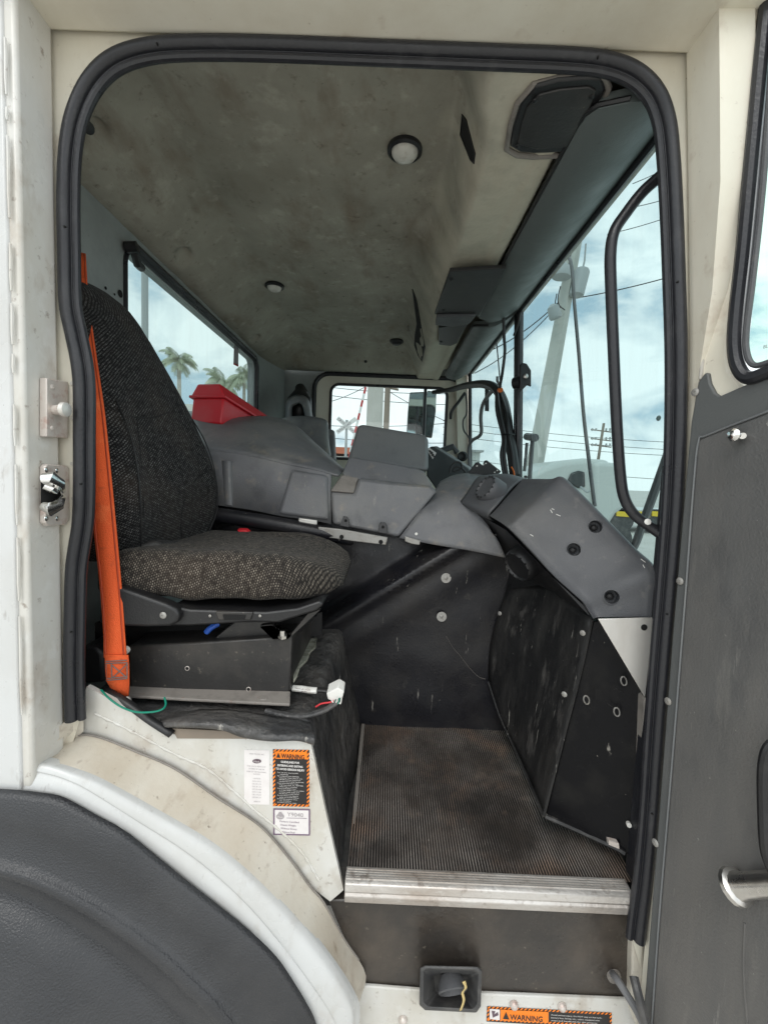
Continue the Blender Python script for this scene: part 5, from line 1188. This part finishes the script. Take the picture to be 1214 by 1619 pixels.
# far building past the door
fbld = thing('far_building', ground_below(P(560, 720, 45)), 'low far building with a terracotta band below the crossing sign', 'building')
a_, b_ = P(505, 700, 45), P(600, 700, 45)
obj('wall', *boxv((a_.x, 45, 0), (b_.x, 52, P(560, 722, 45).z)), M['wall_far'], fbld, smooth=False)
obj('roof_band', *boxv((a_.x-.3, 44.6, P(560, 718, 45).z), (b_.x+.3, 52.4, P(560, 708, 45).z)), M['terracotta'], fbld, smooth=False)
fb2 = thing('far_building', ground_below(P(690, 720, 60)), 'low white building past the far door, right of the grey console', 'building')
a_, b_ = P(640, 700, 60), P(760, 700, 60)
obj('wall', *boxv((a_.x, 60, 0), (b_.x, 70, P(690, 712, 60).z)), M['far_white'], fb2, smooth=False)
obj('roof', *boxv((a_.x-.4, 59.5, P(690, 712, 60).z), (b_.x+.4, 70, P(690, 709, 60).z)), M['grey_metal'], fb2, smooth=False)
# overhead lines
def line(label, pts, r, grp='overhead power lines'):
    tag(obj('power_line', *tube(cr(pts, 8), r, 5), M['cable']), label, 'power line', grp)
def sag(a, b, s, n=6): return [a.lerp(b, k/n)-Vector((0, 0, s*4*(k/n)*(1-k/n))) for k in range(n+1)]
for i, (a, b, Y, r, lb) in enumerate((((905,472),(1100,425),9,.012,'single line rising to the right from the transformer'), ((760,560),(905,455),9,.012,'upper of the slack lines left of the leaning pole'), ((750,590),(892,470),9,.010,'lower of the slack lines left of the leaning pole'))):
    line(lb+', through the windscreen', sag(P(*a, Y), P(*b, Y), .18 if i else .05), r)
for y0, y1, k in ((679,697,0), (689,709,1), (701,718,2), (735,757,3)):
    line(('topmost', 'second', 'third', 'lowest')[k]+' of the level far lines behind the windscreen', sag(P(700, y0-14, 40), P(1100, y1+4, 40), .3), .025)
for k, (a, b) in enumerate((((500,640),(580,610)), ((500,622),(730,640)), ((520,612),(740,622)), ((500,672),(720,668)), ((500,690),(730,700)), ((610,616),(740,680)))):
    line(('steep line left of the wide pole', 'second level line from the top', 'topmost level line', 'middle level line', 'lowest level line', 'line falling right from the thin pole')[k]+' in the far door window', sag(P(*a, 26), P(*b, 26), .15), .02)
for k, (a, b) in enumerate((((1000,290),(1120,225)), ((985,330),(1120,290)), ((960,370),(1120,318)))):
    line(('top', 'middle', 'bottom')[k]+' of the three lines at the upper windscreen corner', sag(P(*a, 16), P(*b, 16), .1), .014)
# other white truck in front
ot = thing('white_truck', ground_below(P(900, 800, 7)), 'white truck parked in front, seen through the windscreen', 'truck')
oy = 7.0
def o3(pts, Y, dep): return prism([P(x, y, Y) for x, y in pts], (0, dep, 0))
sd_ = obj('cab', *o3([(836,752),(860,738),(890,728),(925,724),(966,727),(972,760),(966,830),(930,900),(836,900)], oy, 1.6), M['far_white'], ot, bevel=.10, seg=3)
obj('cab_end', *o3([(940,731),(958,730),(985,733),(990,741),(986,806),(975,812),(958,840),(938,838)], oy-.12, 1.7), M['far_white'], ot, bevel=.08, seg=3)
obj('side_window', *o3([(897,762),(903,748),(915,744),(925,746),(926,770),(914,772)], oy-.04, .05), M['far_glass'], ot, bevel=.03)
obj('mirror_bracket', *tube([P(918, 770, oy-.1), P(928, 778, oy-.3), P(934, 776, oy-.3)], .02, 6), M['grey_metal'], ot)
obj('lower_body', *boxv((P(836,800,oy).x, oy+.05, .5), (P(1000,800,oy).x, oy+1.6, P(880,838,oy).z)), M['far_white'], ot, smooth=False)
for x in (850, 960): obj('wheel', *lathe([(.5, 0), (.5, .3), (.3, .32)], Vector((P(x, 800, oy).x, oy-.02, .5)), (0, 1, 0), 20), M['rubber'], ot)
yt = thing('yellow_trailer', ground_below(P(1020, 810, 14)), 'flat trailer with yellow panels beyond the white truck', 'trailer')
a_, b_ = P(970, 800, 14), P(1110, 800, 14)
obj('bed', *boxv((a_.x, 14, P(1000, 812, 14).z), (b_.x, 16.4, P(1000, 806, 14).z)), M['far_white'], yt, smooth=False)
for x in (975, 1003, 1031): obj('yellow_panel', *o3([(x,808),(x+25,810),(x+25,818),(x,816)], 13.95, .05), M['yellow'], yt, smooth=False)
obj('frame', *boxv((a_.x, 14.1, P(1000, 824, 14).z), (b_.x, 16.3, P(1000, 812, 14).z)), M['grey_metal'], yt, smooth=False)
for x in (985, 1040): obj('wheel', *lathe([(.42, 0), (.42, .25), (.2, .27)], Vector((P(x, 800, 14).x, 14.0, .42)), (0, 1, 0), 18), M['rubber'], yt)
# things behind the truck: wall and palms
wl_ = tag(obj('boundary_wall', *boxv((-16, 9.5, 0), (-3.2, 9.8, P(330, 640, 9.5).z)), M['wall_far'], smooth=False), 'cream boundary wall behind the truck, below the palms', 'wall')
gp = thing('lamp_post', Vector((P(229, 450, 4).x, 4, 0)), 'thin grey post close outside the rear window', 'post')
obj('shaft', *tube([Vector((P(229, 450, 4).x, 4, 0)), Vector((P(229, 380, 4).x, 4, 4.2))], .035, 8), M['grey_metal'], gp)
def palm(px, py, Y, size, label, seed):
    rnd = random.Random(seed)
    c = P(px, py, Y); t = thing('palm_tree', Vector((c.x, c.y, 0)), label, 'palm tree', 'palms behind the truck')
    obj('trunk', *tube([Vector((c.x+.2, c.y, 0)), Vector((c.x+.05, c.y, c.z*.6)), c], [.20, .15, .12], 10), M['bark'], t)
    vs, fs = [], []
    for k in range(26):
        az_ = k*2.399+rnd.uniform(-.2, .2); el = rnd.uniform(-.1, 1.25); L_ = size*rnd.uniform(.85, 1.15)
        d = Vector((math.cos(az_)*math.cos(el), math.sin(az_)*math.cos(el), math.sin(el))); p = c.copy(); pts = [p.copy()]
        for s in range(14):
            p = p+d*(L_/14); d = (d+Vector((0, 0, -.125-.004*s))).normalized(); pts.append(p.copy())
        for s in range(1, 14):
            tng = (pts[s+1]-pts[s-1]).normalized() if s < 14 else d
            sd2 = tng.cross(Vector((0, 0, 1))).normalized()
            for sgn in (1, -1):
                for f in (0, .2, .4, .6, .8):
                    q = pts[s].lerp(pts[min(s+1, 14)], f); ll = size*.36*(1-abs(s-6)/11)*rnd.uniform(.8, 1.1)
                    dr = (sd2*sgn*.8+tng*.45+Vector((0, 0, -.62))).normalized(); w = tng*.010*size/1.6
                    n = len(vs); m_ = q+dr*ll*.55+Vector((0, 0, -.02)); e_ = q+dr*ll+Vector((0, 0, -.14*ll))
                    vs += [q-w*.6, q+w*.6, m_+w, m_-w, e_]; fs += [(n, n+1, n+2, n+3), (n+3, n+2, n+4)]
    obj('crown', vs, fs, M['leaf'], t, smooth=False)
    return t
palm(283, 570, 30, 1.5, 'feathery green palm nearest the seat back', 3)
palm(352, 606, 40, 2.2, 'left one of the two feathery palms above the red toolbox', 5)
palm(386, 596, 36, 2.0, 'right one of the two feathery palms above the red toolbox', 8)
